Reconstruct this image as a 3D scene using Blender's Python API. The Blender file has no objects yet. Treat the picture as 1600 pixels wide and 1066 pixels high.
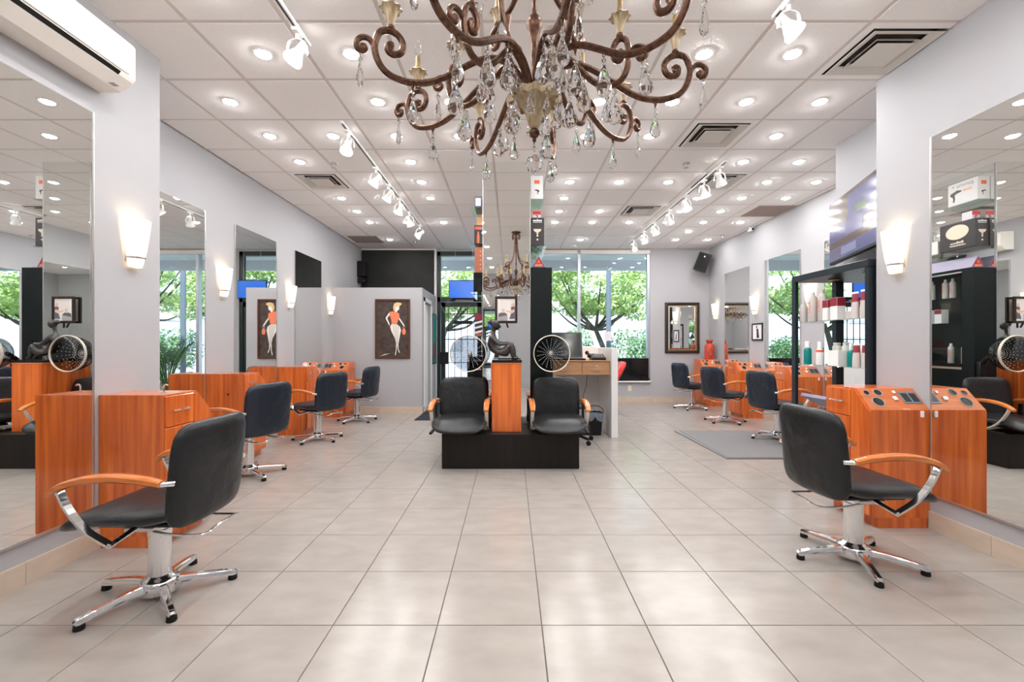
import bpy, bmesh, math, random
import numpy as np
from mathutils import Vector, Matrix

random.seed(7)
PI = math.pi
SC = bpy.context.scene
COL = SC.collection

# ------------------------------------------------------------------ camera, world, exposure
CAMZ = 1.247
cd = bpy.data.cameras.new('camera')
cam = bpy.data.objects.new('camera', cd)
COL.objects.link(cam)
cam.location = (0, 0, CAMZ)
cam.rotation_euler = (PI / 2, 0, 0)
cd.sensor_width = 36.0
cd.lens = 36.0 * 692 / 1600
cd.shift_x = 2 / 1600
cd.shift_y = 5 / 1600
cd.clip_start = 0.05
cd.clip_end = 300
SC.camera = cam

SC.view_settings.view_transform = 'Standard'
SC.view_settings.look = 'None'
SC.view_settings.exposure = 0.33
SC.view_settings.gamma = 1.0
SC.view_settings.use_curve_mapping = False
try:
    SC.cycles.use_denoising = True
    SC.cycles.max_bounces = 20
    SC.cycles.diffuse_bounces = 14
    SC.cycles.glossy_bounces = 8
    SC.cycles.transmission_bounces = 10
    SC.cycles.transparent_max_bounces = 20
    SC.cycles.caustics_reflective = True
    SC.cycles.blur_glossy = 0.6
    SC.cycles.caustics_refractive = False
    SC.cycles.sample_clamp_indirect = 5.0
except Exception:
    pass

W = bpy.data.worlds.new('sky')
SC.world = W
W.use_nodes = True
nt = W.node_tree
nt.nodes.clear()
tc = nt.nodes.new('ShaderNodeTexCoord')
sx = nt.nodes.new('ShaderNodeSeparateXYZ')
rp = nt.nodes.new('ShaderNodeValToRGB')
rp.color_ramp.elements[0].position = 0.0
rp.color_ramp.elements[0].color = (0.80, 0.90, 1.0, 1)
rp.color_ramp.elements[1].position = 0.7
rp.color_ramp.elements[1].color = (0.34, 0.55, 0.95, 1)
bg = nt.nodes.new('ShaderNodeBackground')
bg.inputs['Strength'].default_value = 2.1
wo = nt.nodes.new('ShaderNodeOutputWorld')
nt.links.new(tc.outputs['Generated'], sx.inputs[0])
nt.links.new(sx.outputs['Z'], rp.inputs[0])
nt.links.new(rp.outputs[0], bg.inputs['Color'])
nt.links.new(bg.outputs[0], wo.inputs['Surface'])

sd = bpy.data.lights.new('sun', 'SUN')
sd.energy = 6.5
sd.angle = 0.03
sd.color = (1.0, 0.96, 0.9)
so = bpy.data.objects.new('sun', sd)
COL.objects.link(so)
so.rotation_euler = (math.radians(33), 0, math.radians(-24))

DOWN_STRENGTH = 192.0      # radiance of a downlight lens
SCONCE_STRENGTH = 0.75
SCONCE_WATT = 0.7

# ------------------------------------------------------------------ materials
def srgb(r, g, b):
    f = lambda c: (c / 255) / 12.92 if c / 255 <= 0.04045 else (((c / 255) + 0.055) / 1.055) ** 2.4
    return (f(r), f(g), f(b), 1)

MATS = {}
def mat(name, col, rough=0.5, metal=0.0, spec=0.5, coat=0.0, emit=None, estr=0.0, noise=None, bump=None, trans=0.0, ior=1.45, alpha=1.0):
    """noise = (scale xyz, amount, detail) colour variation; bump = (scale, strength)"""
    m = bpy.data.materials.new(name)
    m.use_nodes = True
    n = m.node_tree
    p = n.nodes['Principled BSDF']
    p.inputs['Base Color'].default_value = col
    p.inputs['Roughness'].default_value = rough
    p.inputs['Metallic'].default_value = metal
    p.inputs['Specular IOR Level'].default_value = spec
    p.inputs['Coat Weight'].default_value = coat
    p.inputs['Coat Roughness'].default_value = 0.08
    p.inputs['IOR'].default_value = ior
    p.inputs['Transmission Weight'].default_value = trans
    p.inputs['Alpha'].default_value = alpha
    if emit:
        p.inputs['Emission Color'].default_value = emit
        p.inputs['Emission Strength'].default_value = estr
    if noise or bump:
        t = n.nodes.new('ShaderNodeTexCoord')
    if noise:
        mp = n.nodes.new('ShaderNodeMapping')
        mp.inputs['Scale'].default_value = noise[0]
        ns = n.nodes.new('ShaderNodeTexNoise')
        ns.inputs['Scale'].default_value = 1.0
        ns.inputs['Detail'].default_value = noise[2] if len(noise) > 2 else 3
        oi = n.nodes.new('ShaderNodeObjectInfo')
        ad = n.nodes.new('ShaderNodeVectorMath')
        ad.operation = 'ADD'
        sc = n.nodes.new('ShaderNodeVectorMath')
        sc.operation = 'SCALE'
        sc.inputs[0].default_value = (37, 53, 71)
        n.links.new(oi.outputs['Random'], sc.inputs['Scale'])
        n.links.new(t.outputs['Object'], mp.inputs['Vector'])
        n.links.new(mp.outputs[0], ad.inputs[0])
        n.links.new(sc.outputs[0], ad.inputs[1])
        n.links.new(ad.outputs[0], ns.inputs['Vector'])
        cr = n.nodes.new('ShaderNodeValToRGB')
        a = noise[1]
        if isinstance(a, tuple):
            cr.color_ramp.elements[0].color, cr.color_ramp.elements[1].color = a
        else:
            cr.color_ramp.elements[0].color = tuple(c * (1 - a) for c in col[:3]) + (1,)
            cr.color_ramp.elements[1].color = tuple(min(1, c * (1 + a)) for c in col[:3]) + (1,)
        cr.color_ramp.elements[0].position = 0.3
        cr.color_ramp.elements[1].position = 0.7
        n.links.new(ns.outputs['Fac'], cr.inputs[0])
        n.links.new(cr.outputs[0], p.inputs['Base Color'])
    if bump:
        nb = n.nodes.new('ShaderNodeTexNoise')
        nb.inputs['Scale'].default_value = bump[0]
        nb.inputs['Detail'].default_value = 4
        n.links.new(t.outputs['Object'], nb.inputs['Vector'])
        b = n.nodes.new('ShaderNodeBump')
        b.inputs['Strength'].default_value = bump[1]
        b.inputs['Distance'].default_value = bump[2] if len(bump) > 2 else 0.01
        n.links.new(nb.outputs['Fac'], b.inputs['Height'])
        n.links.new(b.outputs[0], p.inputs['Normal'])
    MATS[name] = m
    return m

def thin_glass(name, tint, refl=1.0, rough=0.0):
    m = bpy.data.materials.new(name)
    m.use_nodes = True
    n = m.node_tree
    n.nodes.clear()
    o = n.nodes.new('ShaderNodeOutputMaterial')
    tr = n.nodes.new('ShaderNodeBsdfTransparent')
    tr.inputs['Color'].default_value = tint
    gl = n.nodes.new('ShaderNodeBsdfGlossy')
    gl.inputs['Roughness'].default_value = rough
    fr = n.nodes.new('ShaderNodeFresnel')
    fr.inputs['IOR'].default_value = 1.45
    mu = n.nodes.new('ShaderNodeMath')
    mu.operation = 'MULTIPLY'
    mu.inputs[1].default_value = refl
    mx = n.nodes.new('ShaderNodeMixShader')
    ge = n.nodes.new('ShaderNodeNewGeometry')
    iv = n.nodes.new('ShaderNodeMath'); iv.operation = 'SUBTRACT'; iv.inputs[0].default_value = 1.0
    m2 = n.nodes.new('ShaderNodeMath'); m2.operation = 'MULTIPLY'
    n.links.new(ge.outputs['Backfacing'], iv.inputs[1])
    n.links.new(fr.outputs[0], mu.inputs[0])
    n.links.new(mu.outputs[0], m2.inputs[0])
    n.links.new(iv.outputs[0], m2.inputs[1])
    n.links.new(m2.outputs[0], mx.inputs[0])
    n.links.new(tr.outputs[0], mx.inputs[1])
    n.links.new(gl.outputs[0], mx.inputs[2])
    n.links.new(mx.outputs[0], o.inputs['Surface'])
    MATS[name] = m
    return m

mat('wall', (0.405, 0.402, 0.42, 1), 0.75, bump=(180, 0.06))
mat('ceiling_tile', (0.95, 0.935, 0.925, 1), 0.9, noise=((160, 160, 160), 0.05, 2), bump=(260, 0.25, 0.004))
mat('grid', (0.74, 0.68, 0.645, 1), 0.45)
mat('floor_tile', (0.56, 0.475, 0.41, 1), 0.2, spec=0.5, noise=((5, 9, 5), ((0.312, 0.282, 0.258, 1), (0.365, 0.330, 0.302, 1)), 5), bump=(14, 0.03, 0.01))
mat('grout', (0.13, 0.115, 0.105, 1), 0.9)
mat('base_tile', (0.56, 0.46, 0.37, 1), 0.35, noise=((5, 5, 12), 0.08, 4))
mat('wood', (0.47, 0.10, 0.025, 1), 0.28, coat=0.5, noise=((26, 26, 1.3), ((0.44, 0.072, 0.012, 1), (0.77, 0.188, 0.032, 1)), 6))
mat('wood_flat', (0.53, 0.13, 0.035, 1), 0.28, coat=0.4, noise=((3, 40, 40), ((0.46, 0.11, 0.032, 1), (0.62, 0.18, 0.05, 1)), 5))
mat('arm_wood', (0.60, 0.17, 0.035, 1), 0.22, coat=0.6, noise=((6, 60, 60), ((0.48, 0.12, 0.022, 1), (0.68, 0.22, 0.045, 1)), 4))
mat('desk_wood', (0.50, 0.27, 0.13, 1), 0.4, noise=((3, 40, 40), ((0.42, 0.21, 0.10, 1), (0.58, 0.33, 0.17, 1)), 5))
mat('chrome', (0.86, 0.86, 0.87, 1), 0.09, metal=1.0)
mat('satin_metal', (0.66, 0.65, 0.64, 1), 0.32, metal=1.0)
mat('leather', (0.010, 0.011, 0.013, 1), 0.36, spec=0.45, bump=(5, 0.35, 0.05))
mat('leather_blue', (0.010, 0.015, 0.026, 1), 0.36, spec=0.5, bump=(6, 0.45, 0.05))
mat('black', (0.007, 0.007, 0.008, 1), 0.45, spec=0.35)
mat('black_gloss', (0.008, 0.008, 0.009, 1), 0.08)
mat('black_wood', (0.010, 0.0075, 0.006, 1), 0.42, spec=0.3, noise=((30, 30, 1.5), 0.35, 4))
mat('cabinet_black', (0.004, 0.0075, 0.0075, 1), 0.4, spec=0.25)
mat('case_black', (0.008, 0.013, 0.020, 1), 0.35, spec=0.45)
mat('dark_frame', (0.012, 0.022, 0.02, 1), 0.35)
mat('rubber', (0.010, 0.010, 0.010, 1), 0.7, spec=0.25)
mat('white', (0.82, 0.82, 0.82, 1), 0.4)
mat('white_gloss', (0.85, 0.85, 0.84, 1), 0.18)
mat('ac_white', (0.86, 0.82, 0.77, 1), 0.25)
mat('offwhite', (0.74, 0.72, 0.68, 1), 0.5)
mat('cream_metal', (0.72, 0.66, 0.57, 1), 0.3, metal=0.3)
mat('mirror', (0.90, 0.915, 0.90, 1), 0.0, metal=1.0)
mat('iron', (0.10, 0.045, 0.026, 1), 0.34, metal=0.55, noise=((60, 60, 60), ((0.045, 0.020, 0.013, 1), (0.20, 0.095, 0.055, 1)), 4))
mat('antique', (0.62, 0.52, 0.36, 1), 0.4, noise=((50, 50, 16), ((0.42, 0.30, 0.16, 1), (0.84, 0.70, 0.48, 1)), 4))
mat('candle_gold', (0.50, 0.33, 0.12, 1), 0.35, noise=((60, 60, 25), ((0.26, 0.16, 0.06, 1), (0.62, 0.42, 0.17, 1)), 4))
mat('bronze_black', (0.028, 0.026, 0.025, 1), 0.28, spec=0.7)
mat('red', (0.62, 0.025, 0.02, 1), 0.3, coat=0.3)
mat('vase_red', (0.50, 0.045, 0.02, 1), 0.25, coat=0.5, noise=((6, 6, 3), 0.3, 3))
mat('gold', (0.65, 0.38, 0.06, 1), 0.35, metal=0.4)
mat('burgundy', (0.26, 0.018, 0.035, 1), 0.35)
mat('teal', (0.0, 0.22, 0.21, 1), 0.35)
mat('bottle_grey', (0.58, 0.53, 0.51, 1), 0.4)
mat('print_red', (0.80, 0.14, 0.06, 1), 0.5)
mat('print_black', (0.03, 0.025, 0.025, 1), 0.5)
mat('print_grey', (0.35, 0.33, 0.33, 1), 0.5)
mat('print_cream', (0.74, 0.66, 0.52, 1), 0.5)
mat('lilac', (0.30, 0.27, 0.38, 1), 0.35)
mat('orange_card', (0.70, 0.36, 0.15, 1), 0.5)
mat('brown_card', (0.40, 0.12, 0.06, 1), 0.45)
mat('navy', (0.02, 0.035, 0.09, 1), 0.3)
mat('screen_blue', (0.02, 0.12, 0.52, 1), 0.12, emit=(0.02, 0.13, 0.60, 1), estr=0.55)
mat('screen_dark', (0.010, 0.016, 0.014, 1), 0.12)
mat('vent_dark', (0.075, 0.055, 0.045, 1), 0.8)
mat('return_grille', (0.36, 0.29, 0.26, 1), 0.7, noise=((90, 90, 90), 0.1, 2))
mat('mat_grey', (0.19, 0.185, 0.19, 1), 0.6, bump=(120, 0.8, 0.01))
mat('mat_dark', (0.018, 0.020, 0.030, 1), 0.9, noise=((40, 40, 40), 0.5, 3), bump=(200, 0.6, 0.01))
mat('canvas', (0.055, 0.034, 0.026, 1), 0.6, noise=((14, 14, 14), ((0.028, 0.018, 0.015, 1), (0.075, 0.05, 0.04, 1)), 5))
mat('frame_brown', (0.085, 0.028, 0.014, 1), 0.4)
mat('frame_dark', (0.022, 0.013, 0.009, 1), 0.3)
mat('coral', (0.80, 0.21, 0.10, 1), 0.6)
mat('skin', (0.70, 0.42, 0.33, 1), 0.6)
mat('pale', (0.80, 0.76, 0.70, 1), 0.6)
mat('blond', (0.66, 0.46, 0.22, 1), 0.6)
mat('photo_bg', (0.70, 0.66, 0.63, 1), 0.4)
mat('photo_shirt', (0.10, 0.10, 0.13, 1), 0.5)
mat('black_panel', (0.006, 0.007, 0.005, 1), 0.55, noise=((5, 5, 5), 0.5, 3))
mat('asphalt', (0.50, 0.50, 0.50, 1), 0.9, noise=((3, 3, 3), 0.1, 4))
mat('lawn', (0.13, 0.24, 0.06, 1), 0.9, noise=((4, 4, 4), 0.3, 4))
mat('leaf', (0.36, 0.52, 0.12, 1), 0.6, noise=((1.6, 1.6, 1.6), ((0.30, 0.46, 0.12, 1), (0.60, 0.72, 0.30, 1)), 3))
mat('leaf_dark', (0.12, 0.26, 0.10, 1), 0.6, noise=((2, 2, 2), ((0.14, 0.30, 0.14, 1), (0.36, 0.54, 0.28, 1)), 3))
mat('palm_leaf', (0.06, 0.17, 0.05, 1), 0.4, noise=((4, 4, 4), ((0.035, 0.12, 0.035, 1), (0.13, 0.27, 0.08, 1)), 3))
mat('bark', (0.10, 0.085, 0.075, 1), 0.9, noise=((20, 20, 4), 0.4, 4))
mat('concrete', (0.55, 0.56, 0.58, 1), 0.8)
mat('soffit', (0.88, 0.89, 0.90, 1), 0.7)
mat('fascia', (0.72, 0.75, 0.78, 1), 0.6)
mat('building_white', (0.60, 0.61, 0.63, 1), 0.7)
mat('building_grey', (0.40, 0.42, 0.45, 1), 0.6)
mat('alu', (0.52, 0.55, 0.60, 1), 0.35, metal=0.7)
mat('steel_grey', (0.16, 0.20, 0.24, 1), 0.5)
mat('outlet', (0.72, 0.63, 0.45, 1), 0.4)
mat('paper', (0.75, 0.72, 0.76, 1), 0.7)
mat('downlight_lens', (1, 1, 1, 1), 0.4, emit=(1.0, 0.98, 0.965, 1), estr=DOWN_STRENGTH)
mat('spot_lens', (1, 1, 1, 1), 0.4, emit=(1.0, 0.95, 0.91, 1), estr=14.0)
mat('sconce_glass', (0.90, 0.84, 0.74, 1), 0.35, emit=(1.0, 0.80, 0.56, 1), estr=SCONCE_STRENGTH)
mat('crystal', (1, 1, 1, 1), 0.0, trans=1.0, ior=1.52)
mat('bulb_glass', (1, 1, 1, 1), 0.0, trans=1.0, ior=1.2)
thin_glass('glass', (0.96, 0.985, 0.985, 1))
thin_glass('shelf_glass', (0.93, 0.985, 0.965, 1))
thin_glass('smoke', (0.40, 0.41, 0.42, 1), 1.8)
thin_glass('hood_inner', (0.80, 0.81, 0.82, 1), 1.0)
thin_glass('smoke_dark', (0.12, 0.11, 0.10, 1), 1.6)

# ------------------------------------------------------------------ mesh building
class MB:
    def __init__(s):
        s.v = []; s.f = []; s.smooth = []; s.mi = []
        s.cur = 0
    def add(s, vs, fs, smooth=False):
        o = len(s.v)
        s.v += [tuple(p) for p in vs]
        s.f += [tuple(i + o for i in f) for f in fs]
        s.smooth += [smooth] * len(fs)
        s.mi += [s.cur] * len(fs)
        return s
    def box(s, x0, x1, y0, y1, z0, z1, rot=None, piv=None):
        vs = [(x, y, z) for x in (x0, x1) for y in (y0, y1) for z in (z0, z1)]
        if rot is not None:
            c = Vector(piv) if piv else Vector(((x0 + x1) / 2, (y0 + y1) / 2, (z0 + z1) / 2))
            vs = [tuple(rot @ (Vector(p) - c) + c) for p in vs]
        return s.add(vs, [(0, 1, 3, 2), (4, 6, 7, 5), (0, 4, 5, 1), (2, 3, 7, 6), (0, 2, 6, 4), (1, 5, 7, 3)])
    def cbox(s, x0, x1, y0, y1, z0, z1, c=0.004):
        """chamfered box"""
        bm = bmesh.new()
        bmesh.ops.create_cube(bm, size=1)
        for v in bm.verts:
            v.co = ((x0 + x1) / 2 + v.co.x * (x1 - x0), (y0 + y1) / 2 + v.co.y * (y1 - y0), (z0 + z1) / 2 + v.co.z * (z1 - z0))
        bmesh.ops.bevel(bm, geom=bm.edges[:], offset=c, segments=1, affect='EDGES', profile=0.5)
        bm.verts.index_update()
        vs = [tuple(v.co) for v in bm.verts]
        fs = [tuple(v.index for v in f.verts) for f in bm.faces]
        bm.free()
        return s.add(vs, fs)
    def prism(s, pts, axis, a, b):
        """pts: 2D outline; axis 'x','y','z' = extrusion axis from a to b. pts order: x->(y,z) y->(x,z) z->(x,y)"""
        def mk(p, t):
            return {'x': (t, p[0], p[1]), 'y': (p[0], t, p[1]), 'z': (p[0], p[1], t)}[axis]
        n = len(pts)
        vs = [mk(p, a) for p in pts] + [mk(p, b) for p in pts]
        fs = [tuple(range(n)), tuple(range(2 * n - 1, n - 1, -1))]
        fs += [(i, (i + 1) % n, n + (i + 1) % n, n + i) for i in range(n)]
        return s.add(vs, fs)
    def lathe(s, prof, seg=24, c=(0, 0, 0), axis='z', flute=None, caps=True, smooth=True):
        vs = []; fs = []
        for (r, h) in prof:
            for k in range(seg):
                a = 2 * PI * k / seg
                rr = r * (1 + (flute[1] * math.cos(flute[0] * a) if flute else 0))
                p = (rr * math.cos(a), rr * math.sin(a), h)
                if axis == 'x': p = (p[2], p[0], p[1])
                elif axis == 'y': p = (p[0], p[2], p[1])
                vs.append((p[0] + c[0], p[1] + c[1], p[2] + c[2]))
        n = len(prof)
        for i in range(n - 1):
            for k in range(seg):
                k2 = (k + 1) % seg
                fs.append((i * seg + k, i * seg + k2, (i + 1) * seg + k2, (i + 1) * seg + k))
        if caps:
            if prof[0][0] > 1e-5: fs.append(tuple(range(seg - 1, -1, -1)))
            if prof[-1][0] > 1e-5: fs.append(tuple((n - 1) * seg + k for k in range(seg)))
        return s.add(vs, fs, smooth)
    def cyl(s, r, h0, h1, seg=20, c=(0, 0, 0), axis='z'):
        return s.lathe([(r, h0), (r, h1)], seg, c, axis)
    def tube(s, pts, rad, seg=8, sect=None, smooth=True, up=(0, 0, 1)):
        """sweep a circle (or the outline sect [(a,b)]) along pts; a runs along the side vector, b along the 'up' vector"""
        P = [Vector(p) for p in pts]
        n = len(P)
        if not isinstance(rad, (list, tuple)): rad = [rad] * n
        if sect is None:
            sect = [(math.cos(2 * PI * k / seg), math.sin(2 * PI * k / seg)) for k in range(seg)]
        m = len(sect)
        upv = Vector(up)
        side = None
        vs = []
        for i in range(n):
            t = (P[min(i + 1, n - 1)] - P[max(i - 1, 0)])
            if t.length < 1e-9: t = Vector((0, 0, 1))
            t.normalize()
            if side is None:
                q = upv if abs(t.dot(upv)) < 0.95 else Vector((1, 0, 0))
                side = t.cross(q).normalized()
            else:
                side = (side - t * side.dot(t))
                if side.length < 1e-6: side = t.orthogonal()
                side.normalize()
            nb = side.cross(t).normalized()
            for (a, b) in sect:
                vs.append(tuple(P[i] + side * (a * rad[i]) + nb * (b * rad[i])))
        fs = []
        for i in range(n - 1):
            for k in range(m):
                k2 = (k + 1) % m
                fs.append((i * m + k, i * m + k2, (i + 1) * m + k2, (i + 1) * m + k))
        fs.append(tuple(range(m - 1, -1, -1)))
        fs.append(tuple((n - 1) * m + k for k in range(m)))
        return s.add(vs, fs, smooth)
    def ball(s, r, c, seg=12, rings=8, sc=(1, 1, 1)):
        pr = [(r * math.sin(PI * i / rings), -r * math.cos(PI * i / rings)) for i in range(rings + 1)]
        pr[0] = (1e-6, -r); pr[-1] = (1e-6, r)
        o = len(s.v)
        s.lathe(pr, seg)
        for i in range(o, len(s.v)):
            p = s.v[i]
            s.v[i] = (p[0] * sc[0] + c[0], p[1] * sc[1] + c[1], p[2] * sc[2] + c[2])
        return s
    def pad(s, w, h, t, warp, ex=5.0, px=5.0, seg=48, rings=9):
        """cushion in local (a,b,c): outline superellipse w x h, thickness t along c; warp(a,b,c)->xyz"""
        vs = []; fs = []
        def out(a):
            c, d = math.cos(a), math.sin(a)
            r = 1.0 / ((abs(c) ** ex + abs(d) ** ex) ** (1 / ex))
            return c * r, d * r
        rs = [1 - (1 - i / rings) ** 2.0 for i in range(1, rings + 1)]
        for sgn in (1, -1):
            vs.append(warp(0, 0, sgn * t / 2))
            for r in rs:
                for k in range(seg):
                    x, y = out(2 * PI * k / seg)
                    z = sgn * t / 2 * max(0.0, 1 - r ** px) ** 0.5
                    vs.append(warp(x * r * w / 2, y * r * h / 2, z))
            o = 0 if sgn == 1 else 1 + rings * seg
            for k in range(seg):
                fs.append((o, o + 1 + k, o + 1 + (k + 1) % seg))
            for i in range(rings - 1):
                for k in range(seg):
                    k2 = (k + 1) % seg
                    fs.append((o + 1 + i * seg + k, o + 1 + (i + 1) * seg + k, o + 1 + (i + 1) * seg + k2, o + 1 + i * seg + k2))
        return s.add(vs, fs, True)
    def mesh(s, name, mats, sharp=40):
        me = bpy.data.meshes.new(name)
        me.from_pydata(s.v, [], s.f)
        for m in (mats if isinstance(mats, (list, tuple)) else [mats]):
            me.materials.append(MATS[m] if isinstance(m, str) else m)
        bm = bmesh.new()
        bm.from_mesh(me)
        bmesh.ops.remove_doubles(bm, verts=bm.verts, dist=1e-6)
        bmesh.ops.recalc_face_normals(bm, faces=bm.faces)
        bm.to_mesh(me)
        bm.free()
        if len(me.polygons) == len(s.smooth):
            me.polygons.foreach_set('use_smooth', s.smooth)
            me.polygons.foreach_set('material_index', s.mi)
        elif any(s.smooth):
            me.polygons.foreach_set('use_smooth', [True] * len(me.polygons))
        if any(s.smooth):
            me.set_sharp_from_angle(angle=math.radians(sharp))
        me.update()
        return me
    def build(s, name, mats, parent=None, loc=(0, 0, 0), rot=(0, 0, 0), sharp=40):
        return place(s.mesh(name, mats, sharp), name, parent, loc, rot)

def place(me, name, parent=None, loc=(0, 0, 0), rot=(0, 0, 0), scale=(1, 1, 1)):
    o = bpy.data.objects.new(name, me)
    COL.objects.link(o)
    o.location = loc; o.rotation_euler = rot; o.scale = scale
    if parent: o.parent = parent
    return o

def tag(o, label, cat, group=None, kind=None):
    if label: o['label'] = label
    if cat: o['category'] = cat
    if group: o['group'] = group
    if kind: o['kind'] = kind
    return o

def thing(name, label, cat, loc=(0, 0, 0), rz=0.0, group=None):
    o = bpy.data.objects.new(name, None)
    o.empty_display_size = 0.1
    COL.objects.link(o)
    o.location = loc
    o.rotation_euler = (0, 0, rz)
    return tag(o, label, cat, group)

def struct(o):
    o['kind'] = 'structure'
    return o

def dup(root, loc, rz, label, group=None):
    r = root.copy(); COL.objects.link(r)
    r.location = loc; r.rotation_euler = (0, 0, rz); r['label'] = label
    if group: r['group'] = group
    for ch in list(root.children):
        c = ch.copy(); COL.objects.link(c); c.parent = r
        for g in list(ch.children):
            d = g.copy(); COL.objects.link(d); d.parent = c
    return r

def smooth(pts, n=6):
    """Catmull-Rom through pts"""
    P = [Vector(p) for p in pts]
    out = []
    for i in range(len(P) - 1):
        p0, p1, p2, p3 = P[max(i - 1, 0)], P[i], P[i + 1], P[min(i + 2, len(P) - 1)]
        for k in range(n):
            t = k / n
            out.append(0.5 * ((2 * p1) + (p2 - p0) * t + (2 * p0 - 5 * p1 + 4 * p2 - p3) * t * t + (3 * p1 - p0 - 3 * p2 + p3) * t ** 3))
    out.append(P[-1])
    return out

def text(body, size, m, parent, loc, rot, name='lettering', ext=0.0004, align='CENTER', scalex=1.0):
    cu = bpy.data.curves.new('lettering', 'FONT')
    cu.body = body; cu.size = size; cu.extrude = ext; cu.align_x = align; cu.align_y = 'CENTER'
    cu.resolution_u = 2
    t = bpy.data.objects.new('lettering_source', cu)
    COL.objects.link(t)
    bpy.context.view_layer.update()
    me = bpy.data.meshes.new_from_object(t.evaluated_get(bpy.context.evaluated_depsgraph_get()))
    bpy.data.objects.remove(t)
    me.materials.clear(); me.materials.append(MATS[m])
    return place(me, name, parent, loc, rot, (scalex, 1, 1))

# ------------------------------------------------------------------ room dimensions
XLN, XLF, XRN, XRM, XRF = -2.52, -3.20, 2.84, 3.34, 4.25
YLS, YRN, YRM, YB = 3.18, 3.44, 4.55, 9.5
ZC = 3.29
YF = -3.0      # wall behind the viewer
BB = 0.118     # height of the tiled skirting

def sbox(name, x0, x1, y0, y1, z0, z1, m, parent=None):
    o = MB().box(x0, x1, y0, y1, z0, z1).build(name, m, parent)
    if parent is None: struct(o)
    return o

# walls
sbox('wall_left_near', XLF - 0.25, XLN, YF - 0.2, YLS, 0, 3.40, 'wall')
sbox('wall_left', XLF - 0.25, XLF, YLS, YB + 0.2, 0, 3.40, 'wall')
sbox('wall_right_near', XRN, XRF + 0.25, YF - 0.2, YRN, 0, 3.40, 'wall')
sbox('wall_right_middle', XRM, XRF + 0.25, YRN, YRM, 0, 3.40, 'wall')
sbox('wall_right', XRF, XRF + 0.25, YRM, YB + 0.2, 0, 3.40, 'wall')
sbox('wall_front', XLN, XRN, YF - 0.2, YF, 0, 3.40, 'wall')
DX0, DX1 = -1.58, -0.55          # door opening
WX0, WX1, WZ0, WZ1 = -0.42, 2.99, 0.464, 3.23
wb = MB()
wb.box(XLF, DX0, YB, YB + 0.2, 0, 3.40)
wb.box(DX1, WX0, YB, YB + 0.2, 0, 3.40)
wb.box(WX1, XRF, YB, YB + 0.2, 0, 3.40)
wb.box(WX0, WX1, YB, YB + 0.2, 0, WZ0)
wb.box(DX0, DX1, YB, YB + 0.2, 3.24, 3.40)
wb.box(WX0, WX1, YB, YB + 0.2, WZ1, 3.40)
struct(wb.build('wall_back', 'wall'))

# partition (low white room in the left far corner)
PX, PY, PZ = -1.60, 8.0, 2.27
pw = MB()
pw.box(XLF, PX, PY, PY + 0.12, 0, PZ)
pw.box(PX - 0.12, PX, PY + 0.12, 8.22, 0, PZ)
pw.box(PX - 0.12, PX, 8.86, YB, 0, PZ)
pw.box(PX - 0.12, PX, 8.22, 8.86, 2.04, PZ)
struct(pw.build('wall_partition', 'wall'))
d2 = struct(MB().box(PX - 0.10, PX - 0.06, 8.42, 8.86, 0.005, 2.03).build('door_2', 'white'))
MB().cbox(PX - 0.06, PX - 0.045, 8.46, 8.49, 0.98, 1.10, 0.003).build('pull', 'satin_metal', d2)
tr = MB()
tr.box(PX, PX + 0.018, 8.15, 8.22, 0, 2.11); tr.box(PX, PX + 0.018, 8.86, 8.93, 0, 2.11); tr.box(PX, PX + 0.018, 8.15, 8.93, 2.04, 2.11)
struct(tr.build('trim_1', 'white'))

# floor with individual tiles
TP, TQ, TX0, TY0 = 0.463, 0.4655, 0.1376, 1.965
fl = struct(MB().box(XLF - 0.2, XRF + 0.2, YF, YB + 0.1, -0.12, -0.004).build('floor', 'grout'))
tile_cache = {}
def tile_mesh(w, d):
    k = (round(w, 3), round(d, 3))
    if k not in tile_cache:
        b = MB(); e = 0.0012
        b.v = [(x * w / 2, y * d / 2, -0.01) for x, y in ((-1, -1), (1, -1), (1, 1), (-1, 1))]
        b.v += [(x * w / 2, y * d / 2, -e) for x, y in ((-1, -1), (1, -1), (1, 1), (-1, 1))]
        b.v += [(x * (w / 2 - e), y * (d / 2 - e), 0) for x, y in ((-1, -1), (1, -1), (1, 1), (-1, 1))]
        for o in (0, 4):
            b.f += [(o + i, o + (i + 1) % 4, o + 4 + (i + 1) % 4, o + 4 + i) for i in range(4)]
        b.f.append((8, 9, 10, 11))
        b.smooth = [False] * 9; b.mi = [0] * 9
        tile_cache[k] = b.mesh('floor_tile', 'floor_tile')
    return tile_cache[k]
def wall_lims(y):
    return (XLN if y < YLS else XLF), (XRN if y < YRN else (XRM if y < YRM else XRF))
GAP = 0.0045
rear = MB()
for j in range(-11, 18):
    ya, yb = TY0 + j * TQ, TY0 + (j + 1) * TQ
    ya2, yb2 = max(ya, YF), min(yb, YB)
    if yb2 - ya2 < 0.03: continue
    xl, xr = wall_lims(yb2)
    for i in range(-9, 11):
        xa, xb = TX0 + i * TP, TX0 + (i + 1) * TP
        xa2, xb2 = max(xa, xl), min(xb, xr)
        if xb2 - xa2 < 0.03: continue
        w, d = xb2 - xa2 - GAP, yb2 - ya2 - GAP
        if yb2 > 1.4:
            place(tile_mesh(w, d), 'floor_tile', fl, ((xa2 + xb2) / 2, (ya2 + yb2) / 2, 0))
        else:
            rear.box((xa2 + xb2) / 2 - w / 2, (xa2 + xb2) / 2 + w / 2, (ya2 + yb2) / 2 - d / 2, (ya2 + yb2) / 2 + d / 2, -0.01, 0)
ro = rear.build('floor_tile_field', 'floor_tile', fl)
ro['kind'] = 'stuff'

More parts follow.
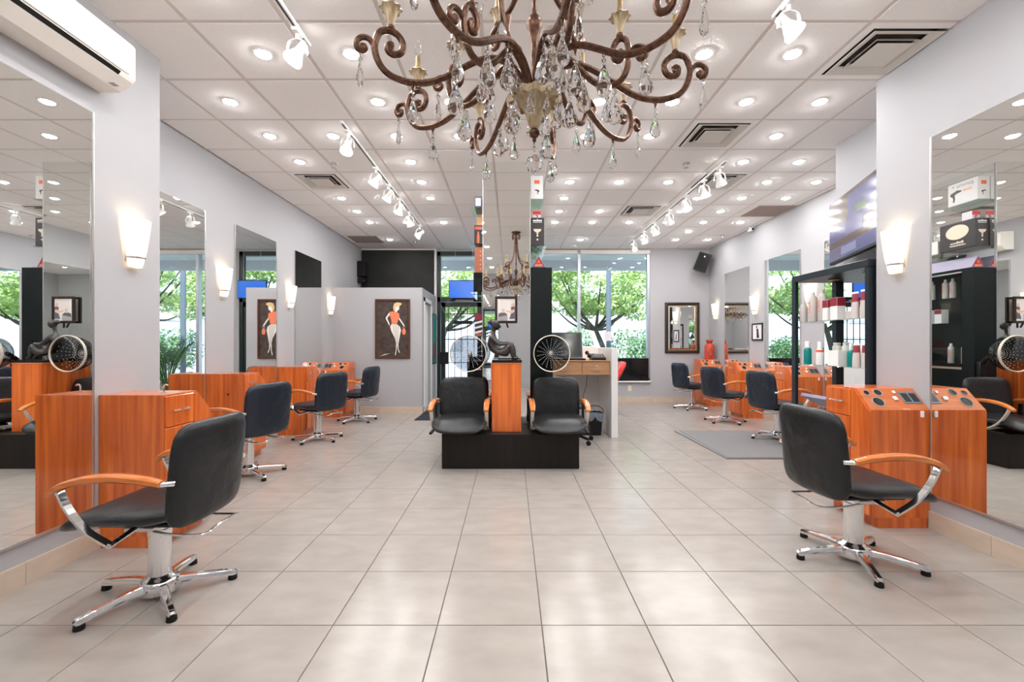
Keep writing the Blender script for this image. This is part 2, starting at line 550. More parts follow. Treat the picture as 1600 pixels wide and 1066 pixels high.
# tiled skirting, each tile a piece
def skirting(name, p0, p1, nrm, first=0.3):
    p0, p1 = Vector(p0 + (0,)), Vector(p1 + (0,))
    d = (p1 - p0); L = d.length; d.normalize(); nv = Vector(nrm + (0,))
    root = bpy.data.objects.new(name, None); COL.objects.link(root); root['kind'] = 'structure'
    s = 0.0; step = first
    while s < L - 0.01:
        e = min(s + step, L)
        a = p0 + d * (s + 0.0012); b = p0 + d * (e - 0.0012)
        pts = [(a.x, a.y), (b.x, b.y), (b.x + nv.x * 0.012, b.y + nv.y * 0.012), (a.x + nv.x * 0.012, a.y + nv.y * 0.012)]
        MB().prism(pts, 'z', 0.0, BB).build('skirting_tile', 'base_tile', root)
        s = e; step = TQ
skirting('baseboard_left_near', (XLN, 0.9), (XLN, 2.73), (1, 0), 0.46)
skirting('baseboard_left', (XLF, YLS + 0.1), (XLF, PY), (1, 0))
skirting('baseboard_right_near', (XRN, 0.9), (XRN, 3.0), (-1, 0), 0.31)
skirting('baseboard_right_middle', (XRM, YRN + 0.05), (XRM, YRM), (-1, 0))
skirting('baseboard_right', (XRF, YRM), (XRF, YB), (-1, 0))
skirting('baseboard_back', (WX0, YB), (XRF, YB), (0, -1), 0.2)
skirting('baseboard_partition', (XLF, PY), (PX + 0.012, PY), (0, -1), 0.36)
skirting('baseboard_partition_side', (PX, 8.93), (PX, YB), (1, 0), 0.3)
skirting('baseboard_partition_end', (PX, PY), (PX, 8.15), (1, 0), 0.2)

# ceiling: slab, lay-in tiles, T bars
CPX, CX0, CPY, CY0 = 0.62, -2.67, 0.6135, 3.42
ce = struct(MB().box(XLF - 0.2, XRF + 0.2, YF - 0.2, YB + 0.2, ZC + 0.06, ZC + 0.14).build('ceiling', 'grout'))
VENTS = [(-1, 4), (6, 2), (6, 6), (7, 4), (7, 0)]         # (column, row) of the tiles replaced by diffusers
# columns: tile i spans CX0+0.62*(i+1) ...; downlight column i centre = -1.74+0.62 i ; row j centre = 3.113+0.6135 j
def tile_cx(i): return -1.74 + CPX * i
def tile_cy(j): return 3.113 + CPY * j
ctc = {}
def ctile(w, d):
    k = (round(w, 3), round(d, 3))
    if k not in ctc:
        e = 0.006
        b = MB()
        b.v = [(x * w / 2, y * d / 2, 0.03) for x, y in ((-1, -1), (1, -1), (1, 1), (-1, 1))]
        b.v += [(x * w / 2, y * d / 2, e) for x, y in ((-1, -1), (1, -1), (1, 1), (-1, 1))]
        b.v += [(x * (w / 2 - e), y * (d / 2 - e), 0) for x, y in ((-1, -1), (1, -1), (1, 1), (-1, 1))]
        for o in (0, 4):
            b.f += [(o + i, o + (i + 1) % 4, o + 4 + (i + 1) % 4, o + 4 + i) for i in range(4)]
        b.f += [(8, 9, 10, 11), (0, 1, 2, 3)]
        b.smooth = [False] * 10; b.mi = [0] * 10
        ctc[k] = b.mesh('ceiling_tile', 'ceiling_tile')
    return ctc[k]
rear = MB()
for j in range(-10, 12):
    ya, yb = max(tile_cy(j) - CPY / 2, YF), min(tile_cy(j) + CPY / 2, YB)
    if yb - ya < 0.03: continue
    for i in range(-3, 11):
        xa, xb = max(tile_cx(i) - CPX / 2, XLF), min(tile_cx(i) + CPX / 2, XRF)
        if xb - xa < 0.02: continue
        if (i, j) in VENTS: continue
        w, d = xb - xa - 0.022, yb - ya - 0.022
        if w < 0.01 or d < 0.01: continue
        cx, cy = (xa + xb) / 2, (ya + yb) / 2
        if yb > 1.6:
            place(ctile(w, d), 'ceiling_tile', ce, (cx, cy, ZC))
        else:
            rear.box(cx - w / 2, cx + w / 2, cy - d / 2, cy + d / 2, ZC, ZC + 0.03)
ro = rear.build('ceiling_tile_field', 'ceiling_tile', ce); ro['kind'] = 'stuff'
for i in range(-3, 11):
    x = tile_cx(i) - CPX / 2
    if XLF < x < XRF:
        MB().box(x - 0.012, x + 0.012, YF, YB, ZC + 0.002, ZC + 0.010).build('grid_bar', 'grid', ce)
for j in range(-9, 12):
    y = tile_cy(j) - CPY / 2
    if YF < y < YB:
        MB().box(XLF, XRF, y - 0.012, y + 0.012, ZC + 0.003, ZC + 0.011).build('grid_bar', 'grid', ce)

# column in the middle
KX0, KX1, KY0, KY1 = -0.31, 0.215, 4.96, 5.95
sbox('wall_column', KX0, KX1, KY0 + 0.008, KY1, 0, 3.36, 'wall')
# ------------------------------------------------------------------ window and entrance door
wn = bpy.data.objects.new('window_1', None); COL.objects.link(wn); struct(wn)
fb = MB()
fb.box(WX0, WX1, YB + 0.02, YB + 0.12, WZ0, WZ0 + 0.05)
fb.box(WX0, WX1, YB + 0.02, YB + 0.12, WZ1 - 0.05, WZ1)
fb.box(WX0, WX0 + 0.05, YB + 0.02, YB + 0.12, WZ0, WZ1)
fb.box(WX1 - 0.055, WX1, YB + 0.02, YB + 0.12, WZ0, WZ1)
fb.build('window_frame', 'alu', wn)
for mx in (0.35, 1.47):
    MB().cbox(mx - 0.032, mx + 0.032, YB + 0.01, YB + 0.12, WZ0 + 0.05, WZ1 - 0.05, 0.004).build('mullion', 'alu', wn)
for a, b in ((WX0 + 0.05, 0.318), (0.382, 1.438), (1.502, WX1 - 0.055)):
    MB().box(a, b, YB + 0.066, YB + 0.072, WZ0 + 0.05, WZ1 - 0.05).build('pane', 'glass', wn)
MB().cbox(WX0, WX1, YB - 0.07, YB + 0.02, WZ0 - 0.03, WZ0, 0.004).build('window_sill', 'white', wn)
for a, b in ((WX0 + 0.02, 1.43), (1.49, WX1 - 0.01)):
    o = MB().cbox(a, b, YB - 0.05, YB + 0.02, WZ1 - 0.055, WZ1 + 0.03, 0.01).build('blind_cassette', 'offwhite')
    tag(o, 'grey roller blind case over the ' + ('right window pane' if a > 1 else 'left window panes'), 'blind', 'roller blind cases along the window head')

dr = bpy.data.objects.new('door_1', None); COL.objects.link(dr); struct(dr)
db = MB()
db.box(DX0, DX0 + 0.07, YB + 0.02, YB + 0.14, 0, 3.24)
db.box(DX1 - 0.07, DX1, YB + 0.02, YB + 0.14, 0, 3.24)
db.box(DX0, DX1, YB + 0.02, YB + 0.14, 3.15, 3.24)
db.box(DX0, DX1, YB + 0.02, YB + 0.14, 2.16, 2.26)
db.build('door_frame', 'dark_frame', dr)
lf = MB()
LX0, LX1 = DX0 + 0.08, DX1 - 0.08
lf.box(LX0, LX0 + 0.09, YB + 0.04, YB + 0.09, 0.02, 2.15)
lf.box(LX1 - 0.09, LX1, YB + 0.04, YB + 0.09, 0.02, 2.15)
lf.box(LX0, LX1, YB + 0.04, YB + 0.09, 0.02, 0.16)
lf.box(LX0, LX1, YB + 0.04, YB + 0.09, 2.05, 2.15)
leaf = lf.build('door_leaf', 'dark_frame', dr)
MB().box(LX0 + 0.09, LX1 - 0.09, YB + 0.062, YB + 0.068, 0.16, 2.05).build('pane', 'glass', dr)
MB().box(DX0 + 0.07, DX1 - 0.07, YB + 0.066, YB + 0.072, 2.26, 3.15).build('pane', 'glass', dr)
for k in range(5):
    x = LX0 + 0.09 + (LX1 - LX0 - 0.18) * (k + 0.5) / 5
    MB().box(x - 0.006, x + 0.006, YB + 0.034, YB + 0.046, 0.16, 2.05).build('security_bar', 'black', dr)
for z in (0.4, 0.85, 1.35, 1.9):
    MB().box(LX0 + 0.09, LX1 - 0.09, YB + 0.028, YB + 0.034, z - 0.008, z + 0.008).build('security_bar', 'black', dr)
MB().cbox(LX0 + 0.28, LX0 + 0.68, YB - 0.02, YB + 0.03, 1.68, 1.75, 0.005).build('push_plate', 'black', dr)
MB().cbox(LX0 - 0.01, LX0 + 0.16, YB - 0.02, YB + 0.04, 0.82, 1.08, 0.008).build('lock_case', 'black', dr)
cl = MB().cbox(-1.18, -0.80, YB - 0.03, YB + 0.03, 2.155, 2.205, 0.006).build('door_closer', 'satin_metal', dr)
MB().tube([(-1.16, YB - 0.03, 2.17), (-1.28, YB - 0.12, 2.13)], 0.012, 8).build('closer_arm', 'satin_metal', cl)
MB().tube(smooth([(-1.50, YB - 0.0, 2.1), (-1.38, YB - 0.02, 1.88), (-1.18, YB - 0.03, 1.78), (-0.98, YB - 0.02, 1.86), (-0.88, YB, 2.1)]), 0.008, 6).build('door_cable', 'steel_grey', dr)

# hung blue display in front of the transom
bs = thing('hanging_display', 'thin blue display panel hung on wires above the entrance door', 'screen', (-0.96, 9.25, 0))
MB().cbox(-0.33, 0.28, -0.015, 0.02, 2.20, 2.585, 0.006).build('casing', 'black', bs)
MB().box(-0.318, 0.268, -0.0165, -0.0155, 2.215, 2.57).build('screen', 'screen_blue', bs)
for x in (-0.2, 0.16):
    MB().tube([(x, 0, 2.58), (x, 0, ZC)], 0.0025, 5).build('wire', 'satin_metal', bs)
o = MB().cbox(XLF + 0.02, DX0 - 0.05, YB - 0.05, YB - 0.005, PZ + 0.004, ZC - 0.035, 0.004).build('black_board', 'black_panel')
tag(o, 'large matt black board covering the wall above the low partition', 'board')
o = MB().cbox(DX0 - 0.05, DX0 - 0.005, YB - 0.06, YB, 0.0, ZC - 0.01, 0.003).build('trim_2', 'white'); struct(o)
o = MB().cbox(XLF + 0.0, DX0 - 0.05, YB - 0.055, YB, ZC - 0.035, ZC - 0.005, 0.003).build('trim_3', 'offwhite'); struct(o)

# ------------------------------------------------------------------ outdoors
gr = MB().box(-40, 60, YB + 0.2, 80, -0.25, -0.12).build('ground', 'asphalt'); struct(gr)
o = MB().box(-30, 50, 12.2, 15.2, -0.12, -0.06).build('lawn_strip', 'lawn'); struct(o)
sf = thing('canopy', 'pale exterior canopy roof projecting over the shop window', 'canopy', (0, YB + 0.2, 0))
MB().box(-8, 9, 0, 1.25, 3.32, 3.42).build('soffit', 'soffit', sf)
MB().box(-8, 9, 1.25, 1.33, 3.07, 3.5).build('fascia', 'fascia', sf)
bl = thing('far_building', 'long white flat building beyond the trees', 'building', (0, 46, 0))
MB().box(-34, 60, 0, 8, -0.1, 5.9).build('wall', 'building_white', bl)
MB().box(-34, 60, -0.15, 8, 5.9, 6.3).build('parapet', 'building_grey', bl)
for k in range(12):
    MB().box(-30 + k * 7, -26 + k * 7, -0.08, 0.02, 0.6, 2.0).build('window', 'building_grey', bl)

def leaf_cloud(rng, centers, n, size, flat=1.0):
    """centers: list of (c, (rx,ry,rz)); leaves as single quads"""
    vs = []; fs = []
    wt = np.array([r[0] * r[1] for c, r in centers]); wt = wt / wt.sum()
    idx = rng.choice(len(centers), n, p=wt)
    for i in range(n):
        c, r = centers[idx[i]]
        d = rng.normal(size=3); d /= np.linalg.norm(d)
        rad = rng.uniform(0.25, 1.0) ** 0.5
        p = np.array(c) + d * rad * np.array(r)
        u = rng.normal(size=3); u /= np.linalg.norm(u)
        w = rng.normal(size=3); w[2] += flat; w /= np.linalg.norm(w)
        t = np.cross(u, w); t /= (np.linalg.norm(t) + 1e-9)
        b = np.cross(w, t)
        s = size * rng.uniform(0.6, 1.3)
        o = len(vs)
        vs += [tuple(p - t * s), tuple(p - b * s * 0.45), tuple(p + t * s), tuple(p + b * s * 0.45)]
        fs.append((o, o + 1, o + 2, o + 3))
    return vs, fs

def foliage(name, rng, centers, n, size, m, parent, flat=1.0):
    vs, fs = leaf_cloud(rng, centers, n, size, flat)
    me = bpy.data.meshes.new(name)
    me.from_pydata(vs, [], fs)
    me.materials.append(MATS[m])
    o = place(me, name, parent)
    o['kind'] = 'stuff'
    return o

def tree(label, x, y, h, spread, seed, leafm='leaf', n=11000, lean=(0.0, 0.0), low=0.42):
    rng = np.random.default_rng(seed)
    t = thing('street_tree', label, 'tree', (x, y, -0.1), 0, 'trees outside the shop window')
    trunk = MB()
    fork = Vector((lean[0], lean[1], h * low))
    trunk.tube(smooth([(0, 0, 0), (lean[0] * 0.35, lean[1] * 0.3, h * low * 0.5), tuple(fork)], 5), [0.13 - 0.006 * i for i in range(11)], 8)
    cents = []
    nb = 12
    for k in range(nb):
        a = 2 * PI * k / nb + rng.uniform(-0.3, 0.3)
        rr = spread * rng.uniform(0.55, 0.95)
        zz = h * rng.uniform(low + 0.08, 0.93)
        tip = Vector((fork.x + rr * math.cos(a), fork.y + rr * math.sin(a) * 0.8, zz))
        mid = fork.lerp(tip, 0.5) + Vector((0, 0, -0.12 * h * rng.uniform(0.2, 0.8)))
        pp = smooth([tuple(fork * 0.96), tuple(mid), tuple(tip)], 6)
        trunk.tube(pp, [0.05 * (1 - i / len(pp)) + 0.008 for i in range(len(pp))], 6)
        for q in range(3):
            f = rng.uniform(0.45, 1.0)
            c = fork.lerp(tip, f) + Vector((rng.normal() * 0.35, rng.normal() * 0.35, rng.uniform(0.0, 0.35)))
            cents.append((tuple(c), (rng.uniform(0.5, 0.95), rng.uniform(0.5, 0.95), rng.uniform(0.14, 0.30))))
    trunk.build('trunk', 'bark', t)
    foliage('foliage', rng, cents, n, 0.072, leafm, t)
    return t
tree('spreading green tree centred in the right window pane', 3.55, 15.6, 4.6, 2.5, 3, lean=(-0.55, 0.2))
tree('green tree seen through the glass of the entrance door', -2.6, 15.0, 4.5, 2.4, 5, lean=(0.4, 0))
tree('tall pale tree at the far right behind the window edge', 8.6, 17.5, 6.0, 2.8, 8, lean=(-0.3, 0))
tree('leafy tree behind the reception computer and column', 0.3, 18.5, 5.4, 2.6, 11, lean=(0.2, 0))
tree('green tree reflected in the mirrors of the left wall', 15.0, 13.0, 5.0, 2.6, 13, lean=(-0.4, 0))

def shrub(label, x, y, w, h, seed, n=5200, m='leaf_dark'):
    rng = np.random.default_rng(seed)
    t = thing('shrub', label, 'shrub', (x, y, -0.1), 0, 'shrubs along the car park')
    cs = [((rng.uniform(-w, w) * 0.6, rng.uniform(-0.3, 0.3), h * rng.uniform(0.35, 0.7)), (w * 0.45, 0.4, h * 0.36)) for _ in range(7)]
    foliage('foliage', rng, cs, n, 0.055, m, t, 0.2)
    MB().tube([(0, 0, 0), (0.05, 0, h * 0.5)], 0.04, 6).build('stem', 'bark', t)
shrub('dense round shrub low in the right window pane', 4.0, 13.2, 1.2, 1.75, 21)
shrub('shrub behind the telephone on the reception desk', 1.9, 13.8, 1.1, 1.85, 22)
shrub('shrub at the left edge of the window', 0.2, 14.0, 1.2, 1.6, 23)
shrub('clipped hedge shrub beyond the right window edge', 6.4, 13.0, 1.5, 1.5, 24)
shrub('low shrub beyond the entrance door', -4.8, 12.9, 1.0, 1.0, 25)
shrub('broad hedge shrub far right outside', 9.2, 12.8, 1.6, 1.6, 26)

o = MB().cyl(0.07, -0.1, 7.5, 12, (2.72, 12.3, 0)).build('lamp_post', 'steel_grey')
tag(o, 'dark grey lamp post standing before the tree outside', 'post')
py = thing('lattice_pylon', 'grey steel lattice pylon outside beyond the car park', 'pylon', (13.0, 22.5, -0.1))
def pylon_pts(z): 
    f = 1.6 * (1 - z / 13.0) + 0.3
    return [(-f, -f, z), (f, -f, z), (f, f, z), (-f, f, z)]
lv = [0, 2.6, 5.0, 7.2, 9.2, 11]
for k in range(len(lv) - 1):
    A, B = pylon_pts(lv[k]), pylon_pts(lv[k + 1])
    for i in range(4):
        MB().tube([A[i], B[i]], 0.07, 5).build('leg', 'building_grey', py)
        MB().tube([A[i], B[(i + 1) % 4]], 0.045, 5).build('brace', 'building_grey', py)
        MB().tube([A[(i + 1) % 4], B[i]], 0.045, 5).build('brace', 'building_grey', py)
        MB().tube([B[i], B[(i + 1) % 4]], 0.04, 5).build('brace', 'building_grey', py)

# ------------------------------------------------------------------ mirrors
def wall_mirror(label, x, y0, y1, nx, z0=0.235, z1=2.64):
    t = thing('wall_mirror', label, 'mirror', (x, y0, z0), 0, 'frameless mirrors at the styling stations')
    s = nx
    xa, xb = sorted((0.002 * s, 0.010 * s))
    MB().box(xa, xb, 0, y1 - y0, 0, z1 - z0).build('glass', 'mirror', t)
    xa, xb = sorted((0.0, 0.014 * s))
    e = MB()
    e.box(xa, xb, y1 - y0, y1 - y0 + 0.007, 0, z1 - z0)
    e.box(xa, xb, -0.007, 0, 0, z1 - z0)
    e.build('edge_strip', 'satin_metal', t)
    e = MB()
    xa, xb = sorted((0.0, 0.016 * s))
    e.box(xa, xb, 0, y1 - y0, -0.012, 0)
    e.build('bottom_channel', 'satin_metal', t)
wall_mirror('tall frameless mirror under the air conditioner, nearest on the left', XLN, 0.7, 2.66, 1)
wall_mirror('frameless mirror on left wall reflecting the window and palm', XLF, 3.75, 4.62, 1)
wall_mirror('frameless mirror on left wall reflecting the fashion painting', XLF, 5.13, 6.03, 1)
wall_mirror('frameless mirror on left wall closest to the white partition', XLF, 6.55, 7.47, 1)
wall_mirror('tall frameless mirror nearest on the right, beside the control-panel cabinet', XRN, 0.8, 2.98, -1)
wall_mirror('frameless right wall mirror mostly hidden behind the television', XRF, 5.08, 5.99, -1)
wall_mirror('frameless right wall mirror reflecting the trees outside', XRF, 6.49, 7.38, -1)
wall_mirror('frameless right wall mirror between two sconces by the red vase', XRF, 7.89, 8.78, -1)
cm = thing('column_mirror', 'full-height mirror facing the viewer on the central column', 'mirror', (KX0, KY0, 0.352))
MB().box(0.0, KX1 - KX0, 0.0, 0.007, 0, ZC - 0.352).build('glass', 'mirror', cm)
e = MB(); e.box(-0.005, 0, -0.003, 0.008, 0, ZC - 0.352); e.box(KX1 - KX0, KX1 - KX0 + 0.005, -0.003, 0.008, 0, ZC - 0.352)
e.build('edge_strip', 'satin_metal', cm)
# mirrors on the column flanks
cm2 = thing('column_side_mirror', 'mirror on the left flank of the central column behind boxes', 'mirror', (KX0, KY0 + 0.02, 0.352))
MB().box(-0.008, -0.001, 0, KY1 - KY0 - 0.03, 0, ZC - 0.352).build('glass', 'mirror', cm2)
cm3 = thing('column_side_mirror', 'mirror on the right flank of the central column behind boxes', 'mirror', (KX1, KY0 + 0.02, 2.12))
MB().box(0.001, 0.008, 0, KY1 - KY0 - 0.03, 0, ZC - 2.12).build('glass', 'mirror', cm3)

cm4 = thing('rear_mirror', 'tall mirror on the wall behind the viewer, out of frame', 'mirror', (-2.2, YF, 0.2))
MB().box(0, 1.85, 0.001, 0.009, 0, 2.5).build('glass', 'mirror', cm4)
# framed mirror on the back wall
fm = thing('framed_mirror', 'dark brown framed mirror on the back wall beside the window', 'mirror', (3.67, YB, 1.60))
fw, fh = 0.365, 0.54
for nm, pts in (('frame', None),):
    f = MB()
    prof = [(0.0, 0.0), (0.0, -0.035), (0.03, -0.045), (0.06, -0.03), (0.075, -0.012), (0.075, 0.0)]
    def ring(inset, y): return [(-fw + inset, y, -fh + inset), (fw - inset, y, -fh + inset), (fw - inset, y, fh - inset), (-fw + inset, y, fh - inset)]
    vs = []; fs = []
    for (i, y) in prof: vs += ring(i, y)
    for a in range(len(prof) - 1):
        for k in range(4): fs.append((a * 4 + k, a * 4 + (k + 1) % 4, a * 4 + 4 + (k + 1) % 4, a * 4 + 4 + k))
    f.add(vs, fs)
    f.build('frame', 'frame_dark', fm)
f = MB()
for (i0, i1) in ((0.062, 0.07),):
    f.box(-fw + i0, -fw + i1, -0.032, -0.02, -fh + i0, fh - i0); f.box(fw - i1, fw - i0, -0.032, -0.02, -fh + i0, fh - i0)
    f.box(-fw + i0, fw - i0, -0.032, -0.02, fh - i1, fh - i0); f.box(-fw + i0, fw - i0, -0.032, -0.02, -fh + i0, -fh + i1)
f.build('inner_bead', 'candle_gold', fm)
g = MB()
gw, gh = fw - 0.072, fh - 0.072
g.add([(-gw, -0.012, -gh), (gw, -0.012, -gh), (gw, -0.012, gh), (-gw, -0.012, gh),
       (-gw + 0.03, -0.016, -gh + 0.03), (gw - 0.03, -0.016, -gh + 0.03), (gw - 0.03, -0.016, gh - 0.03), (-gw + 0.03, -0.016, gh - 0.03)],
      [(0, 1, 5, 4), (1, 2, 6, 5), (2, 3, 7, 6), (3, 0, 4, 7), (4, 5, 6, 7)])
g.build('glass', 'mirror', fm)

# ------------------------------------------------------------------ recessed downlights
DL = {0: [0, 1, 5, 6], 1: [-1, 1, 2, 4, 5, 6, 7], 2: [-1, 0, 1, 2, 4, 5, 7], 3: [-1, 1, 7, 8], 4: [0, 1, 4, 5, 6, 8, 9],
      5: [-1, 0, 1, 4, 7, 8, 9], 6: [-1, 0, 4, 5, 7, 8], 7: [-1, 0, 1, 4, 5, 6, 7, 8, 9], 8: [7, 8], 9: [-1, 5, 7, 8, 9]}
trim = MB().lathe([(0.050, -0.003), (0.054, -0.008), (0.066, -0.006), (0.068, 0.001)], 24, caps=False)
trim = trim.mesh('trim_ring', 'white')
lens = MB().lathe([(0.0001, -0.021), (0.018, -0.0195), (0.036, -0.0135), (0.047, -0.006), (0.051, -0.001)], 20, caps=False).mesh('lens', 'downlight_lens')
ORD = ['first', 'second', 'third', 'fourth', 'fifth', 'sixth', 'seventh', 'eighth', 'ninth', 'tenth']
def downlight(x, y, label):
    t = thing('downlight', label, 'downlight', (x, y, ZC), 0, 'recessed ceiling downlights')
    place(trim, 'trim_ring', t); place(lens, 'lens', t)
for j, cols in DL.items():
    for n_, i in enumerate(cols):
        side = ORD[n_] + ' from left'
        downlight(tile_cx(i), tile_cy(j), 'round recessed downlight, %s in the %s row from the front' % (side, ORD[j]))
for rj, j in enumerate((-1, -2, -4, -6, -8)):  # added lamps out of view, put in to brighten the room
    for ri, i in enumerate((0, 1, 2, 4, 5, 6)):
        downlight(tile_cx(i), tile_cy(j), 'added unseen downlight outside the view for brightness, row %s, %s from left' % (ORD[rj], ORD[ri]))

# ------------------------------------------------------------------ air diffusers, grilles, sprinklers
def vent(i, j, label):
    x, y = tile_cx(i), tile_cy(j)
    t = thing('air_diffuser', label, 'air vent', (x, y, ZC), 0, 'square ceiling air diffusers')
    w = CPX / 2 - 0.012
    MB().box(-w, w, -w, w, 0.05, 0.056).build('duct', 'vent_dark', t)
    def louvre(o, i_, z0, z1, nm, m='offwhite'):
        b = MB()
        pts = lambda r, z: [(-r, -r, z), (r, -r, z), (r, r, z), (-r, r, z)]
        b.add(pts(o, z0) + pts(i_, z1) + pts(i_, z1 + 0.004) + pts(o, z0 + 0.004),
              [(a * 4 + k, a * 4 + (k + 1) % 4, (a * 4 + 4) % 16 + (k + 1) % 4, (a * 4 + 4) % 16 + k) for a in range(4) for k in range(4)])
        b.build(nm, m, t)
    louvre(w, w - 0.05, 0.0, 0.0, 'flange', 'ceiling_tile')
    louvre(w - 0.065, w - 0.125, -0.010, 0.016, 'louvre')
    louvre(w - 0.145, w - 0.165, -0.012, 0.010, 'louvre')
    MB().cbox(-0.125, 0.125, -0.125, 0.125, -0.014, -0.010, 0.002).build('centre_plate', 'offwhite', t)
vent(-1, 4, 'square ceiling air diffuser on the left side of the room')
vent(6, 2, 'dark-slotted square air diffuser right of the chandelier, second nearest')
vent(6, 6, 'small far air diffuser in front of the right window')
vent(7, 4, 'square air diffuser partly behind the right track lights')
vent(7, 0, 'large dark-slotted air diffuser nearest on the right')
for i, j, lb in ((-2, 9, 'brown return air grille above the black board at left'), (9, 6, 'brown return air grille near the right wall')):
    t = thing('return_grille', lb, 'air vent', (tile_cx(i) + (0.17 if i < 0 else 0.11), tile_cy(j), ZC))
    MB().cbox(-0.29, 0.27, -0.28, 0.28, -0.004, 0.004, 0.002).build('plate', 'return_grille', t)
    for k in range(9):
        MB().box(-0.26, 0.24, -0.25 + k * 0.06, -0.245 + k * 0.06, -0.007, -0.004).build('slat', 'return_grille', t)
for x, y, lb in ((-2.0, 5.0, 'small sprinkler head near the left track lights'), (-1.88, 8.75, 'small sprinkler head above the black board'), (1.98, 5.0, 'small sprinkler head right of the chandelier'),
             (3.97, 8.3, 'small sprinkler head in the far right corner'), (0.82, 8.4, 'small sprinkler head beyond the central column')):
    t = thing('sprinkler', lb, 'sprinkler', (x, y, ZC))
    MB().lathe([(0.045, 0.0), (0.04, -0.008), (0.012, -0.01)], 16).build('escutcheon', 'satin_metal', t)
    MB().lathe([(0.010, -0.008), (0.008, -0.045), (0.028, -0.05), (0.028, -0.053)], 12).build('head', 'satin_metal', t)
t = thing('smoke_detector', 'round white smoke detector on the ceiling before the window mullion', 'detector', (1.32, 9.2, ZC))
MB().lathe([(0.06, 0.0), (0.06, -0.02), (0.04, -0.035), (0.0001, -0.037)], 20).build('body', 'white', t)
t = thing('security_camera', 'small white security camera on the right ceiling edge', 'camera', (XRF - 0.06, 7.75, ZC))
MB().cyl(0.035, -0.02, 0.0, 16).build('mount', 'white', t)
MB().cyl(0.028, -0.09, 0.03, 14, (0, 0, -0.05), 'y').build('body', 'white', t)
MB().cyl(0.022, -0.093, -0.088, 14, (0, 0, -0.05), 'y').build('lens', 'black_gloss', t)

# ------------------------------------------------------------------ track lights
def track(label, x, y0, y1, heads, aims, mirror=1):
    t = thing('track_light', label, 'track light', (x, y0, ZC))
    L = y1 - y0
    MB().cbox(-0.018, 0.018, 0, L, -0.045, -0.022, 0.003).build('rail', 'white', t)
    MB().box(-0.006, 0.006, 0.02, L - 0.02, -0.0465, -0.045).build('slot', 'vent_dark', t)
    for s in (0.15, L / 2, L - 0.15):
        MB().cyl(0.008, -0.022, 0.0, 8, (0, s, 0)).build('hanger', 'white', t)
    for y, (ax, ay) in zip(heads, aims):
        hd = MB(); c = Vector((0, y - y0, -0.045))
        hd.cbox(c.x - 0.02, c.x + 0.02, c.y - 0.045, c.y + 0.045, c.z - 0.022, c.z, 0.004)
        hd.cyl(0.012, c.z - 0.06, c.z - 0.02, 10, (c.x, c.y, 0))
        for s in (-1, 1):
            hd.tube(smooth([(c.x + s * 0.01, c.y, c.z - 0.058), (c.x + s * 0.05, c.y, c.z - 0.075), (c.x + s * 0.062, c.y, c.z - 0.12), (c.x + s * 0.06, c.y, c.z - 0.155)], 4), 1.0, sect=[(-0.011, -0.003), (0.011, -0.003), (0.011, 0.003), (-0.011, 0.003)], smooth=False, up=(1, 0, 0))
        h = hd.build('lamp_head', 'white_gloss', t)
        d = Vector((ax, ay, -1)).normalized()
        q = Vector((0, 0, -1)).rotation_difference(d).to_euler()
        loc = (c.x, c.y, c.z - 0.15)
        MB().lathe([(0.026, 0.085), (0.028, 0.04), (0.030, 0.02), (0.050, -0.03), (0.060, -0.045), (0.062, -0.06), (0.056, -0.062), (0.052, -0.05)], 22, caps=False).build('lamp_can', 'white_gloss', h, loc, q)
        MB().lathe([(0.0001, -0.05), (0.053, -0.052)], 20, caps=False).build('lens', 'spot_lens', h, loc, q)
rv = random.Random(4)
track('short white track light with one spot at the upper left', -1.36, 1.2, 2.98, [2.82], [(-0.5, -0.25)])
track('white track light with a row of spots on the left', -1.53, 4.0, 7.62, [4.15, 5.02, 5.55, 6.1, 6.7, 7.45], [(-0.1, -0.3), (-0.9, 0.3), (-0.8, 0.4), (-0.5, 0.5), (0.3, 0.6), (-0.9, -0.5)])
track('white track light with a row of spots on the right', 2.36, 4.85, 8.75, [5.0, 5.4, 5.95, 6.6, 7.25, 7.85, 8.5], [(0.6, 0.5), (0.6, 0.4), (0.7, 0.6), (0.6, 0.7), (0.7, 0.5), (0.5, 0.7), (0.5, 0.5)])
track('short white track light with one spot at the upper right', 1.62, 1.1, 2.72, [2.58], [(0.7, -0.25)])

